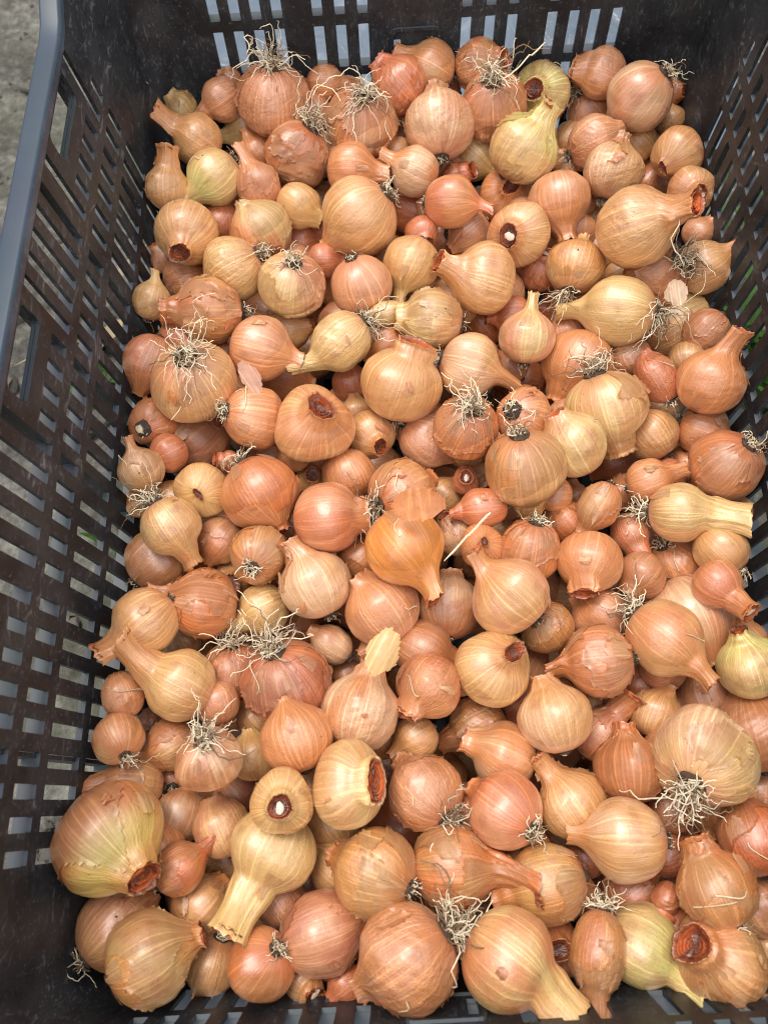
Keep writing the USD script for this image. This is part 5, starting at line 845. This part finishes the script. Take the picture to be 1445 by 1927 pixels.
# onions packed out of sight under the upper layers: one mass
ms_, cs_, sv_ = [], [], []
rf = np.random.default_rng(78); ic2 = trimesh.creation.icosphere(2)
for x, y, z, R in json.loads('[[-0.0095,0.3748,0.1342,0.0125],[-0.0205,0.4151,0.1555,0.011],[-0.0921,0.4195,0.1359,0.0157],[0.0162,-0.0396,0.1328,0.01],[-0.0757,0.3805,0.1384,0.0165],[-0.0567,0.3461,0.1348,0.0169],[0.0495,0.3029,0.1442,0.017],[0.1877,0.373,0.1332,0.0167],[0.0623,0.2625,0.1419,0.0119],[0.1501,0.344,0.1332,0.0159],[-0.0407,0.4376,0.1396,0.0173],[0.1428,-0.0579,0.1384,0.0153],[0.055,0.4213,0.1367,0.0145],[-0.0558,0.2004,0.142,0.01],[0.0018,0.1254,0.1499,0.0133],[0.0867,0.1854,0.1497,0.016],[0.1061,0.4391,0.1323,0.0131],[0.1776,0.1549,0.1447,0.0105],[-0.0139,0.3462,0.134,0.011],[-0.1171,0.2487,0.1486,0.0104],[0.101,0.3701,0.1442,0.0115],[0.1384,0.0198,0.1341,0.0123],[-0.0159,-0.064,0.1525,0.0109],[-0.1082,0.3975,0.1325,0.0157],[0.0407,0.3821,0.1444,0.0111],[-0.0147,0.4617,0.137,0.0104],[0.0871,0.2312,0.1378,0.0106],[-0.0896,0.1933,0.1326,0.0116],[-0.1007,0.2772,0.1352,0.0154],[0.1323,0.0183,0.1519,0.0125],[-0.0309,0.0198,0.1556,0.0145],[-0.0119,0.0352,0.1321,0.0119],[0.0836,0.3117,0.1385,0.0137],[0.049,0.2024,0.1352,0.0126],[-0.0298,0.3796,0.1345,0.0145],[-0.0212,0.1589,0.1423,0.0118],[0.0219,0.3405,0.1452,0.0117],[0.1409,0.379,0.1448,0.0117],[0.0044,0.3152,0.1443,0.0101],[0.1358,0.395,0.1345,0.0139],[0.0328,0.0628,0.1397,0.01],[0.103,0.1975,0.1382,0.0118],[-0.0493,0.0462,0.1418,0.0104],[0.1066,0.4176,0.1503,0.0171],[0.1095,0.2135,0.1436,0.0138],[0.2001,0.4663,0.1524,0.0103],[0.1744,0.4104,0.1376,0.0134],[-0.1242,0.362,0.115,0.019],[-0.0432,0.4638,0.1153,0.016],[-0.1251,0.0912,0.1107,0.0164],[-0.0244,0.249,0.1071,0.0168],[0.1058,0.0472,0.1074,0.0143],[0.0072,0.3622,0.1155,0.0189],[-0.0323,0.1768,0.1217,0.018],[0.0323,-0.004,0.1077,0.0158],[-0.0668,0.4458,0.1166,0.0157],[0.0545,-0.0246,0.1107,0.0178],[0.1146,0.1346,0.1175,0.0177],[0.0062,0.3172,0.1175,0.0155],[-0.1069,0.3058,0.1222,0.0151],[0.1955,0.4274,0.1106,0.0151],[-0.127,0.2541,0.1208,0.0185],[0.0217,0.2357,0.1107,0.0178],[0.0729,0.2118,0.1244,0.0144],[0.032,0.2795,0.1105,0.0158],[-0.0255,0.3456,0.1145,0.0183],[-0.0369,0.4106,0.1198,0.0175],[-0.0786,0.3005,0.1166,0.0172],[-0.0989,0.2603,0.116,0.019],[0.0084,0.0101,0.1154,0.0148],[0.144,0.042,0.1225,0.0142],[0.144,0.0015,0.1072,0.0159],[0.058,0.2657,0.114,0.0191],[0.0584,0.1358,0.1209,0.0145],[0.0538,0.4249,0.1069,0.0147],[0.0693,0.3862,0.1182,0.0181],[-0.1036,0.4593,0.1076,0.0177],[-0.1091,0.3359,0.1092,0.0191],[0.034,0.3105,0.1218,0.0165],[-0.0606,0.1582,0.1233,0.0144],[-0.0923,0.4156,0.1065,0.0151],[0.1654,0.4052,0.1131,0.018],[0.1297,0.2733,0.109,0.0183],[-0.0397,0.209,0.1252,0.0168],[-0.1212,0.2889,0.1073,0.0171],[-0.0481,0.0335,0.1147,0.0192],[0.0107,0.0645,0.1091,0.0148],[-0.0002,0.099,0.1124,0.0176],[0.0557,-0.0556,0.1235,0.0141],[-0.1229,0.3936,0.1108,0.019],[0.1152,-0.0015,0.1146,0.0194],[0.0112,0.297,0.0823,0.0177],[-0.0457,0.3515,0.0817,0.0164],[-0.0152,0.3343,0.0865,0.0179],[0.0642,0.0736,0.0798,0.019],[-0.0627,0.4246,0.0843,0.0168],[-0.1094,0.1766,0.0804,0.0189],[0.0291,0.2562,0.0766,0.0189],[0.1183,0.2384,0.0806,0.0182],[0.1768,0.321,0.0939,0.0162],[0.0562,0.4136,0.0753,0.0197],[0.1956,0.3375,0.0839,0.0169],[0.0656,0.1608,0.1006,0.0163],[-0.0469,0.1764,0.0851,0.0167],[0.1172,0.3783,0.0927,0.0195],[0.1808,0.293,0.1013,0.0164],[0.0073,0.3681,0.0751,0.0196],[-0.0645,0.3874,0.0812,0.0192],[0.0856,0.4381,0.0786,0.0161],[0.1275,-0.0128,0.0902,0.0167],[0.1162,0.0577,0.0908,0.0161],[0.143,0.1165,0.0873,0.0197],[0.1455,0.2348,0.0931,0.0164],[0.1299,0.425,0.0981,0.0186],[0.1812,0.2675,0.0947,0.0185],[0.0873,0.2146,0.0809,0.0183],[0.0204,0.1531,0.0788,0.0179],[-0.0775,0.2129,0.1011,0.0173],[-0.1197,0.0168,0.0953,0.0186],[0.0002,0.107,0.0874,0.0183],[-0.0193,-0.0043,0.0818,0.0199],[0.0883,0.1256,0.082,0.0177],[0.0013,0.1872,0.0913,0.0189],[-0.027,0.0402,0.0761,0.0167],[0.1612,0.0173,0.0879,0.0163],[-0.0601,-0.0218,0.0766,0.0183],[0.0096,0.3899,0.0979,0.0193],[0.0546,-0.0056,0.0777,0.0168],[0.1834,0.1411,0.1003,0.0168],[-0.1266,0.1165,0.0784,0.0196],[-0.0992,-0.0012,0.0796,0.019],[0.0959,0.1584,0.087,0.019],[-0.0825,0.1547,0.0878,0.0196],[-0.023,0.1224,0.0923,0.0195],[0.0331,0.3613,0.0821,0.0168],[-0.0615,0.2483,0.0936,0.019],[-0.0083,0.2139,0.0803,0.0197],[-0.1209,0.3297,0.0837,0.0169],[0.1927,0.4518,0.0865,0.0162],[0.1873,0.2034,0.0872,0.0169],[-0.116,0.2045,0.0967,0.0169],[0.1555,-0.04,0.0762,0.0167],[-0.0198,0.4487,0.0884,0.0175],[0.0867,0.0531,0.0956,0.0175],[-0.0921,0.2443,0.0943,0.017],[-0.0664,-0.049,0.0927,0.0189],[-0.1163,0.0744,0.0907,0.0164],[0.1517,0.2619,0.0771,0.019],[0.1598,0.3503,0.0858,0.0182],[0.0505,0.238,0.0897,0.0174],[0.0782,0.3643,0.0876,0.0169],[-0.0637,0.056,0.0871,0.0184],[-0.0895,0.3883,0.0981,0.0178],[0.1534,0.3941,0.0813,0.0183],[-0.0529,0.0097,0.0937,0.0197],[-0.1148,0.2697,0.0801,0.0171],[-0.0444,0.1407,0.0939,0.0187],[0.061,0.326,0.0768,0.019],[0.069,0.304,0.0931,0.0176],[0.1735,0.087,0.0852,0.0163],[0.1784,0.0345,0.0798,0.0172],[0.1622,0.0437,0.0969,0.0166],[0.1674,0.1381,0.0773,0.0179],[0.1365,0.3334,0.0857,0.0167],[0.0327,0.4428,0.0939,0.0176],[0.0461,0.1123,0.0993,0.0166],[0.1421,0.0692,0.0924,0.0163],[0.0348,0.1951,0.0818,0.0179],[-0.0057,-0.0436,0.0765,0.0169],[0.0238,0.3183,0.0609,0.0165],[0.1026,0.361,0.0499,0.0195],[0.1002,0.1277,0.0365,0.0194],[0.0971,0.3239,0.0463,0.0167],[-0.0913,0.0015,0.052,0.0181],[-0.0674,0.041,0.0453,0.0194],[0.0145,-0.0318,0.0393,0.0196],[-0.1108,0.4301,0.042,0.0178],[0.024,0.128,0.0483,0.0196],[-0.0961,0.1374,0.0605,0.0189],[-0.0484,0.2144,0.0479,0.0183],[0.0136,0.0277,0.0501,0.0174],[-0.0605,-0.0004,0.0534,0.0195],[0.0499,0.2841,0.0469,0.0177],[-0.0081,0.4545,0.0456,0.0181],[0.0927,0.0582,0.0595,0.0182],[-0.0995,0.0524,0.0441,0.0171],[0.0952,0.0862,0.0524,0.0193],[0.1542,0.0826,0.0421,0.0172],[0.0005,0.1594,0.0447,0.0181],[-0.0411,0.356,0.0522,0.0178],[0.1738,0.1765,0.0422,0.017],[0.1322,-0.0279,0.0407,0.0171],[-0.0224,-0.017,0.0472,0.0171],[-0.0851,0.2614,0.0679,0.0185],[-0.0517,0.0774,0.0417,0.0161],[-0.0107,0.2202,0.0378,0.017],[0.1042,0.3973,0.0491,0.0164],[0.0282,0.1794,0.0573,0.0186],[0.1268,0.0637,0.0598,0.0195],[0.0936,0.2741,0.0538,0.0168],[-0.1197,0.0229,0.0651,0.0177],[0.0814,0.0264,0.055,0.0183],[-0.0464,0.1334,0.0418,0.0185],[-0.0764,0.1618,0.0403,0.0192],[0.1649,0.3228,0.0571,0.0191],[-0.0364,0.1652,0.0448,0.0194],[0.0599,0.1628,0.0398,0.0174],[0.0558,0.1782,0.0664,0.0167],[-0.0409,0.4541,0.0355,0.0188],[0.153,0.0061,0.0548,0.0174],[-0.1202,0.3476,0.0527,0.0166],[0.1181,0.1741,0.0354,0.018],[0.1848,0.2388,0.058,0.0199],[-0.0485,0.2586,0.0436,0.019],[-0.0611,0.2837,0.0539,0.0191],[-0.0179,0.3969,0.0678,0.0177],[0.1205,0.0019,0.0683,0.0184],[-0.1237,0.2413,0.0441,0.017],[-0.0091,0.021,0.0677,0.0192],[-0.0959,0.0766,0.0638,0.0188],[0.1698,0.4317,0.0615,0.0174],[0.1276,0.0993,0.055,0.0175],[0.1401,0.1191,0.0385,0.018],[0.0317,0.0056,0.0576,0.0164],[-0.1233,0.169,0.0568,0.0179],[0.1717,0.3701,0.0612,0.0166],[0.0777,0.0003,0.0496,0.0162],[0.0312,0.4295,0.0504,0.0167],[0.0019,0.0832,0.0542,0.0182],[0.0693,0.1979,0.0511,0.0194],[0.1412,0.1347,0.0647,0.0166],[-0.095,0.2133,0.0494,0.0177],[-0.0052,0.2717,0.058,0.0162],[0.0444,0.025,0.0424,0.0173],[0.1715,0.1034,0.0581,0.0176],[0.0538,0.2244,0.0472,0.0197],[-0.1012,0.4019,0.0391,0.018]]'):
    ms_.append((ic2.vertices * R * rf.uniform(.9, 1.08, 3) + [x, y, z], ic2.faces)); cs_.append(np.repeat((PAL['tobp'[rf.integers(4)]])[None], len(ic2.vertices), 0)); sv_.append(ic2.vertices + rf.uniform(-30, 30, 3))
tag(part(None, 'buried_onions', cat(ms_), 'onion_skin', smooth=True, col=np.vstack(cs_), sv=np.vstack(sv_)), label='onions packed deep in the crate beneath the upper layers of the heap', cat='onions', kind='stuff')

# ------------------------------------------------------------------ loose bits lying on the onions
def lie(px, py, d): return np.array([0, 0, CAMZ]) + (AX + RT * (px - 722.5) / 1448.09 + UP * (963.5 - py) / 1448.09) * d
def stick(name, a, b, r, label, c='straw', col=lin(206, 188, 156), wob=.0012, seed=0):
    r_ = np.random.default_rng(seed); t = np.linspace(0, 1, 16)[:, None]; p = a + (b - a) * t + wob * (meshkit.fbm(np.concatenate([t * 5 + seed, 0 * t, 0 * t], 1), 2, 3)[:, None] - .5) * np.array([1, 1, 1]) * 3
    v, f = tube(p, np.interp(t[:, 0], [0, .1, .85, 1], [r * .5, r, r * .8, r * .25]), 7)
    tag(part(None, name, (v, f), 'dry_fibre', smooth=True, col=np.repeat(col[None], len(v), 0)), label=label, cat=c)
stick('dry_stalk', lie(922, 966, .372), lie(840, 1050, .374), .0007, 'pale flat dry stalk lying across the gap beside the large amber onion', seed=3)
stick('dry_stalk', lie(1022, 84, .46), lie(945, 150, .455), .0005, 'long thin pale root strand sticking up against the far wall', 'root strand', seed=4)
stick('dry_stalk', lie(252, 128, .53), lie(279, 158, .52), .0005, 'thin pale straw clinging to the dark far left corner of the crate', seed=5)
def flake(px, py, d, w, l, ang, label, seed, col):
    r_ = np.random.default_rng(seed); u, v = np.meshgrid(np.linspace(-1, 1, 26), np.linspace(-1, 1, 26)); c = lie(px, py, d)
    n = np.array([0, 0, CAMZ]) - c; n /= np.linalg.norm(n); ex = RT * math.cos(ang) + UP * math.sin(ang); ex -= n * (ex @ n); ex /= np.linalg.norm(ex); ey = np.cross(n, ex)
    h = -.45 * (u ** 2) * w + .18 * l * v ** 3 + .16 * w * (meshkit.fbm(np.stack([u * 1.5 + seed, v * 1.5, 0 * u], -1), 3, 3) - .5)
    P = c + ex * (u * w)[..., None] + ey * (v * l)[..., None] + n * h[..., None]
    rad = np.sqrt(u ** 2 + v ** 2); lim = .74 + .38 * (meshkit.fbm(np.stack([u * 2.3 + seed * 3, v * 2.3, 0 * u], -1), 3, 6) - .5); keep = (rad < lim).reshape(-1)
    f = grid_faces(26, 26, False); f = f[keep[f].all(1)]; uv = np.unique(f); re = -np.ones(len(keep), int); re[uv] = np.arange(len(uv))
    tag(part(None, 'skin_flake', (P.reshape(-1, 3)[uv], re[f]), 'papery_skin', smooth=True, col=np.repeat(col[None], len(uv), 0), sv=np.stack([u * .5, v * .03, v * .3], -1).reshape(-1, 3)[uv] + seed), label=label, cat='onion skin')
flake(722, 1228, .360, .011, .016, -.5, 'pale yellow translucent skin flake below the short-necked orange-pinkish onion', 11, lin(220, 182, 122))
flake(470, 708, .376, .007, .012, .6, 'thin greyish pink skin flake standing beside the smooth orange-pinkish onion', 12, lin(214, 164, 138))
flake(1272, 552, .378, .008, .009, .2, 'square pale skin flake hanging under the bushy-rooted onion by right wall', 13, lin(222, 190, 158))
flake(790, 950, .363, .018, .012, .1, 'curved brown-orange skin sheet above the big golden shiny onion', 16, lin(205, 132, 76))

# scraps of papery skin, crumbs of soil and broken root ends scattered over the heap
rs = np.random.default_rng(91); ms_, cs_, sv_ = [], [], []; fm_, fc_ = [], []
tops = [r for r in ONIONS if r[12] < 2 and 'F' not in r[13]]
for k in range(150):
    r = tops[rs.integers(len(tops))]; c = np.array(r[:3]); R = r[3]
    n = np.array([0, .1, 1.]) + rs.normal(0, .55, 3); n[2] = abs(n[2]); n /= np.linalg.norm(n)
    if abs(n @ np.array(r[4:7])) > .75: continue
    p = c + n * R * 1.015; Fq = frame(n)
    if any(np.linalg.norm(p - np.array(q[:3])) < q[3] * .97 for q in tops if q is not r): continue
    kind = rs.random()
    if kind < .28:
        u, v = np.meshgrid(np.linspace(-1, 1, 14), np.linspace(-1, 1, 14)); s1, s2 = rs.uniform(.0018, .0062), rs.uniform(.0025, .009)
        h = -(u * s1) ** 2 / (2 * R) - (v * s2) ** 2 / (2 * R) + .0016 * np.abs(u) ** 3 + .0034 * (meshkit.fbm(np.stack([u * 1.6 + k, v * 1.6, 0 * u], -1), 2, 3) - .3)
        P = p + (np.stack([u * s1, v * s2, h], -1).reshape(-1, 3)) @ Fq.T
        kp = (np.sqrt(u ** 2 + v ** 2) < .62 + .9 * (meshkit.fbm(np.stack([u * 2 + k * 3, v * 2, 0 * u], -1), 3, 6) - .5)).reshape(-1)
        f = grid_faces(14, 14, False); f = f[kp[f].all(1)]
        if len(f) < 10: continue
        uq = np.unique(f); rx = -np.ones(len(P), int); rx[uq] = np.arange(len(uq)); P, f, svq = P[uq], rx[f], (np.stack([u * .5, v * .5, 0 * u], -1).reshape(-1, 3) + rs.uniform(-30, 30, 3))[uq]
        ms_.append((P, f)); cs_.append(np.repeat((PAL['ctpo'[rs.integers(4)]] * rs.uniform(.95, 1.35))[None], len(P), 0)); sv_.append(svq)
    elif kind < .42:
        q = ico.vertices * rs.uniform(.0003, .0008) * rs.uniform(.6, 1.3, 3); fm_.append((q + p, ico.faces)); fc_.append(np.repeat((lin(96, 80, 64) * rs.uniform(.5, 1.3))[None], len(q), 0))
    elif kind < .66:
        L = rs.uniform(.006, .018); t = np.linspace(-1, 1, 9)[:, None]; a = rs.uniform(0, 6.28); wob = rs.normal(0, .0018, 3)
        q = np.concatenate([t * L / 2 * math.cos(a), t * L / 2 * math.sin(a), -(t * L / 2) ** 2 / (2 * R) + .0006], 1) + np.sin(t * 2.5 + k) * np.array([wob[0], wob[1], abs(wob[2]) * .3])
        vv, ff = tube(p + q @ Fq.T, np.linspace(.00036, .0002, 9)); fm_.append((vv, ff)); fc_.append(np.repeat((lin(216, 196, 160) * rs.uniform(.6, 1.05))[None], len(vv), 0))
vv, ff = cat(ms_); tag(part(None, 'skin_scraps', (vv, ff), 'papery_skin', smooth=True, col=np.vstack(cs_), sv=np.vstack(sv_)), label='small torn scraps of papery skin scattered over the onions', cat='skin scraps', kind='stuff')
vv, ff = cat(fm_); tag(part(None, 'root_crumbs', (vv, ff), 'dry_fibre', smooth=True, col=np.vstack(fc_)), label='broken root ends and soil crumbs scattered over the onions', cat='crumbs', kind='stuff')
